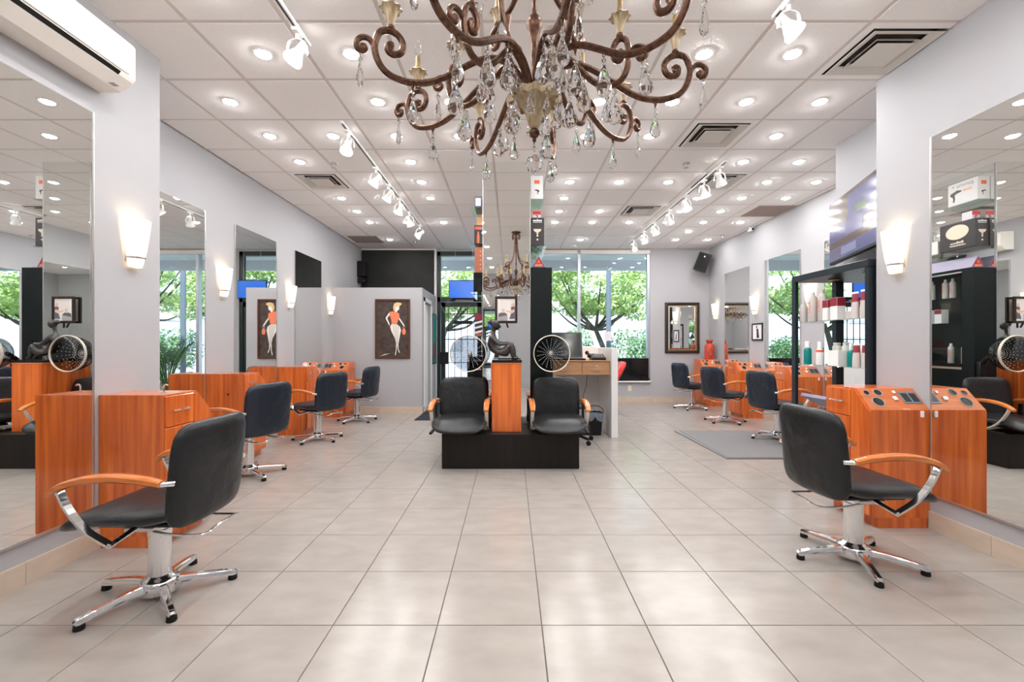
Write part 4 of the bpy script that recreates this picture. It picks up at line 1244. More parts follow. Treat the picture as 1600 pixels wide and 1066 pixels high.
armA = MB(); armA.tube(rz2(LOW), 0.0128, 8); armA.tube(rz2(CURL), 0.0108, 8)
for (r, z, q) in ((0.577, 2.371, 0.013), (0.676, 2.350, 0.012)):
    armA.lathe([(q, -0.008), (q, 0.008)], 12, (r, 0, zz(z)), 'y')
armA.ball(0.015, (0.575, 0, zz(2.440)), 12, 8, (1, 1, 0.85))
for (r, z) in ((0.49, 2.245), (0.20, 2.39)):
    armA.tube([(r, 0, zz(z)), (r + 0.006, 0, zz(z - 0.016)), (r + 0.004, 0, zz(z - 0.028))], [0.008, 0.006, 0.003], 6)
armA = armA.mesh('arm', 'iron')
armB = MB(); armB.tube(rz2(UP), 0.0112, 8); armB.tube(rz2(LYRE), 0.0112, 8)
armB.lathe([(0.013, -0.008), (0.013, 0.008)], 12, (0.250, 0, zz(2.636)), 'y')
armB.ball(0.013, (0.25, 0, zz(2.715)), 12, 8, (1, 1, 0.85))
armB = armB.mesh('arm', 'iron')
cup = MB().lathe([(0.010, 0.0), (0.013, 0.015), (0.018, 0.035), (0.026, 0.055), (0.037, 0.066), (0.040, 0.063), (0.034, 0.070), (0.012, 0.068)], 40, flute=(8, 0.11)).mesh('candle_cup', 'antique')
cdl = MB().lathe([(0.0105, 0.066), (0.0115, 0.085), (0.0100, 0.11), (0.0112, 0.135), (0.0095, 0.140)], 12).mesh('candle_tube', 'candle_gold')
blb = MB().lathe([(0.006, 0.138), (0.012, 0.152), (0.0165, 0.170), (0.014, 0.192), (0.007, 0.210), (0.0005, 0.222)], 14).mesh('bulb', 'bulb_glass')
for k in range(9):
    a = R_(-3 + 40 * k)
    ar = place(armA, 'arm', chd, (0, 0, 0), (0, 0, a))
    place(cup, 'candle_cup', ar, (0.575, 0, zz(2.450)))
    place(cdl, 'candle_tube', ar, (0.575, 0, zz(2.450)))
    place(blb, 'bulb', ar, (0.575, 0, zz(2.450)))
    place(CR_THIN, 'crystal_drop', ar, (0.686, 0, zz(2.336)), (0, 0, 0.4))
    place(CR_MED, 'crystal_drop', ar, (0.494, 0, zz(2.222)), (0, 0, 0.7))
    place(CR_BIG, 'crystal_drop', ar, (0.330, 0, zz(2.312)), (0, 0, 0.3 + k))
    place(CR_BIG, 'crystal_drop', ar, (0.204, 0, zz(2.366)), (0, 0, 1.2 + k))
    place(CR_SMALL, 'crystal_drop', chd, (0.100 * math.cos(a + 0.35), 0.100 * math.sin(a + 0.35), zz(2.268)), (0, 0, a))
armC = MB(); SR = 0.60
armC.tube(rz2([(r * SR if r > 0.1 else r, z + 0.03 * min(1, r / 0.2)) for r, z in LOW]), 0.0122, 8); armC.tube(rz2([(r - 0.634 * (1 - SR), z + 0.03) for r, z in CURL]), 0.0105, 8)
armC.lathe([(0.012, -0.008), (0.012, 0.008)], 12, (0.577 * SR, 0, zz(2.401)), 'y')
armC.lathe([(0.012, -0.008), (0.012, 0.008)], 12, (0.676 - 0.634 * (1 - SR), 0, zz(2.380)), 'y')
armC.ball(0.015, (0.575 * SR, 0, zz(2.470)), 12, 8, (1, 1, 0.85))
armC = armC.mesh('arm', 'iron')
for k in range(6):
    a = R_(-14 + 60 * k)
    ar = place(armC, 'arm', chd, (0, 0, 0), (0, 0, a))
    place(cup, 'candle_cup', ar, (0.345, 0, zz(2.480)))
    place(cdl, 'candle_tube', ar, (0.345, 0, zz(2.480)))
    place(blb, 'bulb', ar, (0.345, 0, zz(2.480)))
    place(CR_THIN, 'crystal_drop', ar, (0.430, 0, zz(2.366)), (0, 0, 0.4))
    place(CR_MED, 'crystal_drop', ar, (0.296, 0, zz(2.262)), (0, 0, 0.7))
for k in range(4):
    a = R_(40 + 90 * k)
    ar = place(armB, 'arm', chd, (0, 0, 0), (0, 0, a))
    place(cup, 'candle_cup', ar, (0.25, 0, zz(2.720)), (0, 0, 0), (0.8, 0.8, 0.8))
    place(cdl, 'candle_tube', ar, (0.25, 0, zz(2.720)), (0, 0, 0), (0.9, 0.9, 0.9))
    place(blb, 'bulb', ar, (0.25, 0, zz(2.720)), (0, 0, 0), (0.9, 0.9, 0.9))
    place(CR_MED, 'crystal_drop', ar, (0.286, 0, zz(2.614)), (0, 0, 0.5))
    place(CR_BIG, 'crystal_drop', ar, (0.128, 0, zz(2.430)), (0, 0, 0.9))
    place(CR_MED, 'crystal_drop', ar, (0.172, 0, zz(2.56)), (0, 0, 0.2))

# ------------------------------------------------------------------ boxes on the column shelves
def shelf(label, x0, x1, y0, y1, z):
    o = MB().cbox(x0, x1, y0, y1, z - 0.009, z, 0.002).build('glass_shelf', 'shelf_glass')
    return tag(o, label, 'shelf', 'glass shelves on the column')
shelf('upper glass shelf on the right of the column', KX1 + 0.009, KX1 + 0.165, 5.0, 5.5, 2.895)
shelf('glass shelf carrying the oval-print black box on the column', KX1 + 0.009, KX1 + 0.19, 5.0, 5.9, 2.365)
shelf('glass shelf just above the tall black cabinet', KX1 + 0.009, KX1 + 0.18, 5.0, 5.9, 2.128)
shelf('upper glass shelf on the left of the column', KX0 - 0.14, KX0 - 0.009, 5.02, 5.6, 2.80)
shelf('glass shelf under the black and red box left of the column', KX0 - 0.16, KX0 - 0.009, 5.02, 5.9, 2.385)
shelf('glass shelf level with the blue display, left of the column', KX0 - 0.15, KX0 - 0.009, 5.02, 5.9, 1.845)
shelf('lower glass shelf under the striped box left of the column', KX0 - 0.12, KX0 - 0.009, 5.02, 5.7, 1.335)
def carton(label, x0, x1, y0, y1, z0, h, m, name='carton'):
    t = thing(name, label, 'box', ((x0 + x1) / 2, (y0 + y1) / 2, z0))
    MB().cbox(-(x1 - x0) / 2, (x1 - x0) / 2, -(y1 - y0) / 2, (y1 - y0) / 2, 0, h, 0.002).build('carton_body', m, t)
    return t
RX = (PI / 2, 0, PI / 2)     # lettering on a face looking to +x
RY = (PI / 2, 0, 0)          # lettering on a face looking to -y
t = carton('white hair dryer box on the upper right column shelf', KX1 + 0.012, KX1 + 0.152, 5.02, 5.36, 2.896, 0.26, 'white', 'dryer_box')
text('gamma +', 0.058, 'print_grey', t, (0.0708, 0.0, 0.220), RX, scalex=1.2)
text('3500', 0.042, 'print_red', t, (0.0708, -0.06, 0.150), RX, scalex=1.3)
def dryer_print(t, x, y0, z0, sc, m='print_black', axis='x'):
    def conv(a, c): return (y0 + a * sc, z0 + c * sc)
    pts1 = [(-0.9, 0.35), (-0.2, 0.55), (0.75, 0.25), (0.95, 0.05), (0.9, -0.25), (0.6, -0.35), (-0.15, 0.0), (-0.9, 0.15)]
    pts2 = [(0.2, -0.15), (0.6, -0.3), (0.45, -0.8), (0.5, -1.3), (0.25, -1.35), (0.15, -0.8)]
    pts1 = [conv(*p) for p in pts1]; pts2 = [conv(*p) for p in pts2]
    MB().prism(pts1, axis, x, x + (0.0005 if axis == 'x' else -0.0005)).build('printed_dryer', m, t)
    MB().prism(pts2, axis, x, x + (0.0005 if axis == 'x' else -0.0005)).build('printed_handle', m, t)
dryer_print(t, 0.0702, 0.075, 0.135, 0.072)
dryer_print(t, -0.1702, 0.0, 0.09, 0.030, axis='y')
MB().box(-0.03, 0.03, -0.1708, -0.1702, 0.17, 0.21).build('printed_patch', 'print_red', t)
t = carton('black box with a big cream oval on the right column shelf', KX1 + 0.012, KX1 + 0.165, 5.03, 5.45, 2.366, 0.32, 'print_black', 'heater_box')
MB().prism([(0.135 * math.cos(2 * PI * k / 28), 0.205 + 0.085 * math.sin(2 * PI * k / 28)) for k in range(28)], 'x', 0.077, 0.0775).build('printed_oval', 'print_cream', t)
for k, (ya_, yb_, zz_, hh_) in enumerate(((-0.075, -0.048, 0.083, 0.026), (-0.044, -0.020, 0.080, 0.018), (-0.016, 0.004, 0.083, 0.026), (0.008, 0.030, 0.078, 0.014), (0.034, 0.052, 0.078, 0.014), (0.056, 0.078, 0.078, 0.014), (-0.09, 0.09, 0.055, 0.006), (-0.105, 0.08, 0.044, 0.006))):
    MB().box(0.0770, 0.0775, ya_, yb_, zz_ - hh_ / 2, zz_ + hh_ / 2).build('print_stroke', 'print_cream', t)
MB().prism([(0.045 * math.cos(PI + PI * k / 12), 0.19 + 0.04 * math.sin(PI + PI * k / 12)) for k in range(13)], 'y', -0.2105, -0.2102).build('printed_diffuser', 'print_cream', t)
for (xa_, xb_, zz_, hh_) in ((-0.05, -0.03, 0.285, 0.016), (-0.026, -0.008, 0.285, 0.016), (-0.004, 0.006, 0.290, 0.026), (0.010, 0.03, 0.285, 0.016), (0.034, 0.05, 0.285, 0.016), (-0.05, 0.05, 0.266, 0.006)):
    MB().box(xa_, xb_, -0.2106, -0.2102, zz_ - hh_ / 2, zz_ + hh_ / 2).build('print_stroke', 'white', t)
for k, z in enumerate((0.14, 0.115, 0.07)):
    MB().prism([(0.011 * math.cos(2 * PI * q / 10), z + 0.012 * math.sin(2 * PI * q / 10)) for q in range(10)], 'y', -0.2105, -0.2102).build('printed_part', 'print_cream', t)
t = carton('small patterned carton on top of the oval-print box', KX1 + 0.04, KX1 + 0.13, 5.10, 5.22, 2.688, 0.10, 'paper')
MB().box(-0.046, 0.046, -0.0608, -0.0602, 0.05, 0.095).build('printed_patch', 'red', t)
dryer_print(t, -0.0602, 0.0, 0.035, 0.02, axis='y')
t = carton('white carton behind the oval-print box on the column', KX1 + 0.012, KX1 + 0.14, 5.50, 5.68, 2.366, 0.16, 'offwhite')
t = carton('small red and white dryer carton behind on the column shelf', KX1 + 0.012, KX1 + 0.12, 5.70, 5.86, 2.366, 0.22, 'paper')
MB().box(0.0545, 0.055, -0.075, 0.075, 0.18, 0.215).build('printed_patch', 'red', t)
dryer_print(t, 0.0545, 0.0, 0.12, 0.04)
t = thing('triangular_box', 'purple triangular prism box on top of the tall black cabinet', 'box', (KX1 + 0.105, 5.06, 2.129))
MB().prism([(-0.075, 0), (0.075, 0), (0, 0.135)], 'y', 0, 0.62).build('carton_body', 'lilac', t)
MB().prism([(-0.066, 0.006), (0.066, 0.006), (0, 0.122)], 'y', -0.0006, -0.0001).build('printed_end', 'burgundy', t)
MB().prism([(-0.05, 0.008), (0.05, 0.008), (0.036, 0.035), (-0.036, 0.035)], 'y', -0.0012, -0.0006).build('printed_band', 'coral', t)
MB().prism([(-0.025, 0.045), (0.02, 0.05), (0.0, 0.09)], 'y', -0.0012, -0.0006).build('printed_mark', 'print_red', t)
t = carton('dark blue box on the upper left column shelf', KX0 - 0.10, KX0 - 0.02, 5.04, 5.3, 2.801, 0.13, 'navy')
MB().box(-0.03, 0.03, -0.1306, -0.1301, 0.02, 0.11).build('printed_patch', 'paper', t)
t = carton('black and red hair tool box on the left column shelf', KX0 - 0.105, KX0 - 0.012, 5.03, 5.2, 2.386, 0.215, 'print_black')
MB().box(-0.042, 0.042, -0.0857, -0.0851, 0.165, 0.195).build('printed_band', 'red', t)
MB().prism([(-0.012, 0.01), (0.012, 0.01), (0.014, 0.08), (0.006, 0.14), (-0.006, 0.14), (-0.014, 0.08)], 'y', -0.0857, -0.0851).build('printed_tool', 'print_red', t)
t = carton('orange card box behind the black and red box', KX0 - 0.09, KX0 - 0.012, 5.22, 5.40, 2.386, 0.36, 'orange_card')
t = carton('tall brown carton on the left column shelf', KX0 - 0.10, KX0 - 0.012, 5.05, 5.28, 2.066, 0.285, 'brown_card')
for k in range(5):
    MB().prism([(0.02 + 0.006 * math.cos(2 * PI * q / 8), 0.04 + 0.05 * k + 0.006 * math.sin(2 * PI * q / 8)) for q in range(8)], 'y', -0.1157, -0.1151).build('printed_dot', 'print_cream', t)
t = carton('black carton under the tall brown carton', KX0 - 0.115, KX0 - 0.012, 5.05, 5.40, 1.846, 0.219, 'black_gloss')
t = carton('red and black picture box on the lower left column shelf', KX0 - 0.10, KX0 - 0.012, 5.04, 5.16, 1.336, 0.265, 'print_black')
MB().box(-0.04, 0.04, -0.0607, -0.0601, 0.19, 0.255).build('printed_patch', 'burgundy', t)
for k in range(3):
    MB().prism([(-0.042, 0.03 + 0.055 * k), (0.042, 0.05 + 0.055 * k), (0.042, 0.075 + 0.055 * k), (-0.042, 0.05 + 0.055 * k)], 'y', -0.0607, -0.0601).build('printed_streak', 'paper', t)
MB().box(-0.04, 0.04, -0.0609, -0.0607, 0.005, 0.035).build('printed_band', 'brown_card', t)
t = carton('black equipment case low beside the column', KX0 - 0.14, KX0 - 0.012, 5.06, 5.4, 0.0, 1.10, 'black', 'equipment_case')
for z in (0.82, 0.95, 1.05):
    MB().box(-0.05, 0.05, -0.1712, -0.1702, z, z + 0.02).build('drawer_line', 'print_grey', t)

# bottles -----------------------------------------------------------------
def bottle(label, x, y, z, h, r, m, capm=None, neck=0.45, capf=0.12, osis=False, rot=RX, tdir=(1, 0), cat='bottle', group='hair product bottles', band=None):
    t = thing('product_bottle', label, cat, (x, y, z), 0, group)
    hs = h * (1 - capf)
    MB().lathe([(r * 0.94, 0), (r, 0.004), (r, hs * 0.86), (r * 0.9, hs * 0.92), (r * 0.55, hs)], 18).build('body', m, t)
    MB().lathe([(r * neck, hs - 0.002), (r * neck, h - 0.003), (r * neck * 0.9, h)], 14).build('cap', capm or m, t)
    if band:
        MB().cyl(r + 0.0006, hs * band[0], hs * band[1], 18).build('label_band', band[2], t)
    if osis:
        e = (rot[0], rot[1] , rot[2])
        q = (Matrix.Rotation(rot[2], 4, 'Z') @ Matrix.Rotation(rot[0], 4, 'X') @ Matrix.Rotation(PI / 2, 4, 'Z')).to_euler()
        text('OSIS', h * 0.165, 'print_red', t, (tdir[0] * (r + 0.0005), tdir[1] * (r + 0.0005), h * 0.48), q, scalex=1.25)
    return t

# tall dark cabinet on the right flank of the column, glazed towards +x
tc_ = thing('product_cabinet', 'tall black product cabinet with glass doors beside the column', 'cabinet', (KX1 + 0.004, 4.965, 0))
cdp, cl_, ch_ = 0.243, 0.90, 2.107
b = MB()
b.box(0, cdp, 0, 0.02, 0, ch_); b.box(0, cdp, cl_ - 0.02, cl_, 0, ch_); b.box(0, cdp, 0.02, cl_ - 0.02, ch_ - 0.025, ch_); b.box(0, cdp, 0.02, cl_ - 0.02, 0, 0.10); b.box(0, 0.012, 0.02, cl_ - 0.02, 0.1, ch_ - 0.025)
b.build('carcass', 'cabinet_black', tc_)
for k, z in enumerate((1.02, 1.36, 1.50, 1.80)):
    MB().box(0.014, cdp - 0.02, 0.022, cl_ - 0.022, z - 0.007, z).build('shelf', 'shelf_glass', tc_)
for k in range(2):
    ya = 0.15 + k * 0.36
    d = MB().box(cdp - 0.008, cdp - 0.003, ya, ya + 0.355, 0.98, ch_ - 0.03).build('glass_door', 'glass', tc_)
MB().box(cdp - 0.012, cdp + 0.002, 0.14, cl_ - 0.02, 0.955, 0.98).build('door_track', 'satin_metal', tc_)
MB().box(cdp - 0.012, cdp + 0.002, 0.14, cl_ - 0.02, ch_ - 0.035, ch_ - 0.022).build('door_track', 'satin_metal', tc_)
b = MB(); b.box(cdp - 0.02, cdp, 0.02, 0.14, 0.1, ch_ - 0.025); b.box(cdp - 0.02, cdp, 0.14, cl_ - 0.02, 0.1, 0.955); b.build('front_panel', 'cabinet_black', tc_)
k = 0
for z, ys in ((1.801, (0.21, 0.36, 0.45, 0.62)), (1.501, (0.20,)), (1.021, (0.22, 0.38))):
    for yy in ys:
        k += 1
        bottle('grey bottle, red lettering, in the column cabinet, %s shelf, %s from front' % ({1.801: 'top', 1.501: 'middle', 1.021: 'lower'}[z], ORD[ys.index(yy)]),
               KX1 + 0.13, 4.965 + yy, z, 0.235 if yy != 0.21 or z < 1.8 else 0.20, 0.030, 'bottle_grey', 'white', osis=True, rot=RX, tdir=(1, 0), group='bottles in the tall column cabinet')
for yy, lb in ((0.45, 'nearer'), (0.58, 'farther')):
    t = carton('%s white and burgundy box in the tall column cabinet' % lb, KX1 + 0.09, KX1 + 0.18, 4.965 + yy, 4.965 + yy + 0.09, 1.501, 0.17, 'white', 'product_box')
    MB().box(0.0452, 0.0458, -0.044, 0.044, 0.115, 0.168).build('printed_band', 'burgundy', t)

# ------------------------------------------------------------------ reception desk
dk = thing('reception_desk', 'white reception desk with a light wood drawer counter', 'desk', (0.0, 5.87, 0))
MB().cbox(1.335, 1.42, 0.0, 0.95, 0, 1.196, 0.004).build('end_panel', 'white', dk)
MB().cbox(0.48, 1.335, 0.87, 0.95, 0, 1.196, 0.004).build('back_panel', 'white', dk)
MB().cbox(0.48, 1.335, 0.07, 0.87, 1.012, 1.030, 0.003).build('worktop', 'desk_wood', dk)
b = MB(); b.box(0.48, 1.335, 0.10, 0.62, 0.835, 1.011); b.build('drawer_case', 'desk_wood', dk)
for xa, xb in ((0.49, 0.955), (0.962, 1.332)):
    d = MB().cbox(xa, xb, 0.082, 0.10, 0.835, 1.008, 0.002).build('drawer', 'desk_wood', dk)
    xm = (xa + xb) / 2
    MB().tube(smooth([(xm - 0.05, 0.082, 0.905), (xm - 0.045, 0.065, 0.90), (xm + 0.045, 0.065, 0.90), (xm + 0.05, 0.082, 0.905)], 3), 0.004, 7).build('handle', 'satin_metal', d)
    MB().cyl(0.012, 0.076, 0.083, 12, (xm + 0.01, 0, 0.955), 'y').build('lock', 'satin_metal', d)
MB().cbox(1.0, 1.30, 0.875, 1.02, 1.197, 1.215, 0.004).build('ledge', 'white', dk)
for pts in ([(0.62, 0.2, 0.83), (0.72, 0.25, 0.80), (0.80, 0.2, 0.82), (0.86, 0.2, 0.835)], [(1.10, 0.5, 0.83), (1.09, 0.52, 0.65), (1.05, 0.54, 0.5), (1.04, 0.55, 0.35)]):
    MB().tube(smooth(pts, 5), 0.004, 6).build('cable', 'black', dk)
lp = thing('laptop', 'black open laptop on the reception desk', 'laptop', (0.80, 6.22, 1.030))
MB().cbox(-0.22, 0.21, -0.26, 0.04, 0.0, 0.024, 0.004).build('keyboard_base', 'black', lp)
for r in range(5):
    MB().box(-0.18, 0.17, -0.17 + r * 0.032, -0.145 + r * 0.032, 0.024, 0.027).build('key_row', 'print_black', lp)
MB().cbox(-0.21, -0.05, -0.25, -0.19, 0.024, 0.028, 0.002).build('palm_rest', 'satin_metal', lp)
rotm = Matrix.Rotation(R_(-14), 3, 'X')
b = MB(); b.box(-0.27, 0.215, 0.03, 0.048, 0.03, 0.395, rotm, (0, 0.04, 0.03)); lid = b.build('lid', 'dark_frame', lp)
b = MB(); b.box(-0.25, 0.195, 0.0285, 0.0298, 0.055, 0.37, rotm, (0, 0.04, 0.03)); b.build('screen', 'screen_dark', lid)
tp = thing('telephone', 'black desk telephone beside the laptop', 'telephone', (1.17, 6.1, 1.030))
b = MB(); b.prism([(-0.11, 0.0), (0.11, 0.0), (0.11, 0.085), (-0.11, 0.03)], 'x', -0.07, 0.12); b.build('body', 'black', tp)
b = MB(); b.tube(smooth([(-0.105, -0.10, 0.05), (-0.105, -0.06, 0.075), (-0.105, 0.05, 0.10), (-0.105, 0.09, 0.095)], 4), [0.028, 0.028, 0.026, 0.022, 0.018, 0.018, 0.018, 0.018, 0.02, 0.024, 0.028, 0.028, 0.028], 10); b.build('handset', 'black', tp)
for r in range(3):
    for c in range(4):
        y_ = -0.07 + r * 0.04; z_ = 0.03 + (y_ + 0.11) * 0.25
        MB().cbox(-0.04 + c * 0.035, -0.016 + c * 0.035, y_, y_ + 0.022, z_, z_ + 0.009, 0.002).build('key', 'print_grey', tp)
MB().box(0.0, 0.10, 0.06, 0.09, 0.073, 0.082).build('display', 'bottle_grey', tp)
wb_ = thing('waste_bin', 'black waste bin with a plastic liner under the desk', 'bin', (1.16, 6.12, 0))
MB().lathe([(0.0001, 0.002), (0.105, 0.002), (0.13, 0.30), (0.133, 0.30), (0.133, 0.31), (0.126, 0.31), (0.102, 0.01)], 4, caps=False, smooth=False).build('bin_body', 'black', wb_, (0, 0, 0), (0, 0, PI / 4))
rng = np.random.default_rng(3)
pts = []
for k in range(30):
    a = 2 * PI * k / 30
    q = 1 / max(abs(math.cos(a)), abs(math.sin(a)))
    pts.append((0.092 * q * math.cos(a) + rng.normal() * 0.004, 0.092 * q * math.sin(a) + rng.normal() * 0.004))
b = MB(); n = len(pts)
b.add([(x * 1.03, y * 1.03, 0.315 + rng.normal() * 0.004) for x, y in pts] + [(x * 1.12, y * 1.12, 0.285 + rng.normal() * 0.008) for x, y in pts] + [(x * 1.10, y * 1.10, 0.215 + rng.normal() * 0.018) for x, y in pts],
      [(r * n + k, r * n + (k + 1) % n, (r + 1) * n + (k + 1) % n, (r + 1) * n + k) for r in range(2) for k in range(n)], True)
b.build('liner', 'steel_grey', wb_)
MB().tube(smooth([(-0.12, 0, 0.30), (-0.12, -0.05, 0.37), (0.0, -0.06, 0.41), (0.1, -0.02, 0.36), (0.12, 0, 0.30)], 4), 0.005, 6).build('handle', 'black', wb_)
oc = thing('office_chair', 'black office chair on castors partly behind the island', 'office chair', (0.79, 5.66, 0))
MB().pad(0.40, 0.40, 0.08, lambda a, b_, c: (a, b_, 0.47 + c), 5, 4, 32, 6).build('seat', 'leather', oc)
MB().cyl(0.028, 0.10, 0.44, 14).build('gas_lift', 'black', oc)
for k in range(5):
    a = R_(20 + 72 * k)
    lg = MB().tube([(0.02 * math.cos(a), 0.02 * math.sin(a), 0.11), (0.27 * math.cos(a), 0.27 * math.sin(a), 0.075)], [0.024, 0.016], 8).build('leg', 'black', oc)
    MB().cyl(0.028, -0.016, 0.016, 14, (0.27 * math.cos(a), 0.27 * math.sin(a), 0.028), 'y').build('castor', 'rubber', lg)

# ------------------------------------------------------------------ waiting corner
def red_chair(label, x, y, rz):
    t = thing('waiting_chair', label, 'armchair', (x, y, 0), rz, 'red waiting chairs by the window')
    b = MB(); b.cbox(-0.30, 0.30, -0.30, 0.30, 0.0, 0.14, 0.006); b.cbox(-0.30, 0.30, -0.30, 0.30, 0.155, 0.29, 0.006); b.build('base', 'black', t)
    MB().box(-0.295, 0.295, -0.295, 0.295, 0.14, 0.155).build('base_joint', 'white', t)
    MB().pad(0.62, 0.62, 0.15, lambda a, b_, c: (a, b_, 0.365 + c), 7, 6, 40, 7).build('seat', 'red', t)
    MB().pad(0.62, 0.56, 0.13, lambda a, b_, c: (-0.27 - c - 0.35 * (b_ + 0.28) - 0.25 * max(0, b_) ** 1, a, 0.66 + b_), 4, 4, 40, 7).build('backrest', 'red', t)
    return t
red_chair('red waiting chair beside the reception desk end', 1.46, 7.9, R_(180))
red_chair('red waiting chair beside the potted palm behind the column', 0.15, 7.6, R_(80))
pm = thing('potted_palm', 'tall potted palm standing behind the column by the window', 'plant', (0.40, 8.75, 0))
MB().lathe([(0.13, 0), (0.17, 0.30), (0.18, 0.32), (0.165, 0.33), (0.15, 0.30), (0.0001, 0.30)], 24, caps=False).build('pot', 'black', pm)
rng = np.random.default_rng(12)
for k in range(26):
    a = rng.uniform(0, 2 * PI); ln = rng.uniform(0.9, 1.35); up = rng.uniform(0.55, 1.0)
    pts = []
    for s_ in range(9):
        f = s_ / 8
        r_ = 0.75 * ln * (1 - up * 0.55) * f ** 1.3 + 0.03
        z_ = 0.30 + ln * (1.25 * f - 0.42 * f * f) * (0.55 + 0.5 * up)
        pts.append(Vector((r_ * math.cos(a), r_ * math.sin(a), z_)))
    b = MB(); b.tube(pts, [0.009 * (1 - i / 9) + 0.002 for i in range(9)], 5)
    side = Vector((-math.sin(a), math.cos(a), 0))
    for s_ in range(3, 9):
        for hh in (0, 0.33, 0.66):
            if s_ == 8 and hh > 0: continue
            base = pts[s_].lerp(pts[min(s_ + 1, 8)], hh)
            tdir = (pts[min(s_ + 1, 8)] - pts[s_ - 1]).normalized()
            L_ = 0.30 * math.sin(PI * min(0.95, (s_ + hh - 1.5) / 7.5)) + 0.06
            for q in (-1, 1):
                d = (side * q * 0.8 + tdir * 0.75 + Vector((0, 0, -0.12))).normalized()
                w_ = d.cross(Vector((0, 0, 1))).normalized() * 0.011
                tip = base + d * L_ + Vector((0, 0, -0.05 * L_ / 0.3))
                mid = base + d * L_ * 0.5
                b.add([base, mid + w_, tip, mid - w_], [(0, 1, 2, 3)])
    b.build('frond', 'palm_leaf', pm)
t = thing('floor_television', 'black flat panel standing low in the right window', 'television', (2.61, 9.465, 0.465))
MB().cbox(-0.33, 0.33, -0.03, 0.03, 0.0, 0.485, 0.005).build('casing', 'black', t)
MB().box(-0.315, 0.315, -0.0315, -0.0305, 0.015, 0.47).build('screen', 'black_gloss', t)
o = MB().box(2.03, 2.17, YB + 0.055, YB + 0.064, 1.32, 1.52).build('paper_notice', 'paper')
tag(o, 'small paper notice stuck on the right window pane', 'notice')
t = thing('wall_outlet', 'beige wall outlet under the right window', 'outlet', (2.55, YB, 0.30))
MB().cbox(-0.04, 0.04, -0.008, 0, -0.06, 0.06, 0.002).build('plate', 'outlet', t)
for z in (-0.025, 0.02):
    MB().cbox(-0.017, 0.017, -0.0095, -0.007, z - 0.014, z + 0.014, 0.001).build('socket', 'offwhite', t)
# speakers
sp = thing('wall_speaker', 'black loudspeaker tilted in the far right ceiling corner', 'loudspeaker', (4.02, 9.25, 2.95), 0)
rt = Matrix.Rotation(R_(24), 3, 'Y') @ Matrix.Rotation(R_(-28), 3, 'Z') @ Matrix.Rotation(R_(12), 3, 'X')
b = MB(); b.prism([(-0.13, -0.09), (0.13, -0.09), (0.09, 0.09), (-0.09, 0.09)], 'z', -0.19, 0.19)
b.v = [tuple(rt @ Vector(p)) for p in b.v]; b.build('cabinet', 'black', sp)
b = MB(); b.box(-0.115, 0.115, -0.096, -0.091, -0.17, 0.17); b.v = [tuple(rt @ Vector(p)) for p in b.v]; b.build('grille', 'rubber', sp)
b = MB(); b.box(-0.012, 0.012, -0.098, -0.096, 0.10, 0.13); b.v = [tuple(rt @ Vector(p)) for p in b.v]; b.build('badge', 'white', sp)
MB().tube([(0.02, 0.02, 0.0), (0.18, 0.18, 0.08)], 0.012, 8).build('bracket', 'black', sp)
sp = thing('corner_speaker', 'small black loudspeaker on the left wall above the partition', 'loudspeaker', (XLF + 0.09, 9.28, 2.78), 0)
MB().cbox(-0.08, 0.08, -0.08, 0.08, -0.12, 0.20, 0.006).build('cabinet', 'black', sp)
MB().cbox(-0.06, 0.06, -0.088, -0.078, -0.10, 0.18, 0.003).build('grille', 'rubber', sp)
MB().cbox(-0.07, 0.07, -0.07, 0.07, -0.24, -0.15, 0.004).build('junction_box', 'black', sp)
MB().tube(smooth([(0, 0, -0.24), (0.01, 0, -0.4), (0.0, 0, -0.52)], 3), 0.005, 6).build('cable', 'black', sp)

# ------------------------------------------------------------------ pictures
fp = thing('fashion_painting', 'painting of a woman in a coral top and striped trousers on the partition', 'painting', (-2.13, PY, 1.525))
s2 = 0.00227
def Q(cx, cy): return ((cx - 221) * s2, (324 - cy) * s2)
b = MB(); w_, h_ = 139 * s2, 236 * s2
for (x0, x1, z0, z1) in ((-w_, w_, h_ - 0.035, h_), (-w_, w_, -h_, -h_ + 0.035), (-w_, -w_ + 0.035, -h_ + 0.035, h_ - 0.035), (w_ - 0.035, w_, -h_ + 0.035, h_ - 0.035)):
    b.cbox(x0, x1, -0.03, 0, z0, z1, 0.005)
b.build('frame', 'frame_brown', fp)
MB().box(-w_ + 0.03, w_ - 0.03, -0.014, -0.002, -h_ + 0.03, h_ - 0.03).build('canvas', 'canvas', fp)
F = lambda nm, pts, m, y: flat(nm, pts, m, fp, y, Q, 0.0008)
F('painted_hair', [(228, 180), (225, 150), (235, 122), (262, 113), (290, 118), (292, 132), (275, 145), (250, 150), (246, 178)], 'blond', -0.0145)
F('painted_face', [(247, 150), (272, 143), (275, 158), (270, 175), (258, 180), (258, 190), (238, 192), (240, 178)], 'pale', -0.0155)
F('painted_top', [(196, 190), (230, 185), (250, 192), (272, 200), (276, 232), (265, 255), (255, 288), (215, 285), (210, 250), (200, 220)], 'coral', -0.0165)
F('painted_arm', [(192, 195), (200, 212), (178, 240), (198, 285), (196, 302), (190, 290), (165, 240)], 'pale', -0.0150)
F('painted_arm', [(268, 235), (278, 240), (312, 290), (318, 300), (308, 302), (275, 255)], 'pale', -0.0150)
F('painted_trousers', [(212, 286), (258, 290), (280, 308), (288, 335), (275, 400), (266, 452), (250, 455), (240, 400), (210, 340), (202, 308)], 'pale', -0.0150)
for k in range(4):
    x = 222 + k * 14
    F('painted_stripe', [(x, 292), (x + 4, 292), (251 + k * 4, 450), (249 + k * 4, 450)], 'print_grey', -0.0160)
F('painted_leg', [(248, 452), (256, 452), (252, 500), (246, 534), (239, 532), (247, 495)], 'pale', -0.0150)
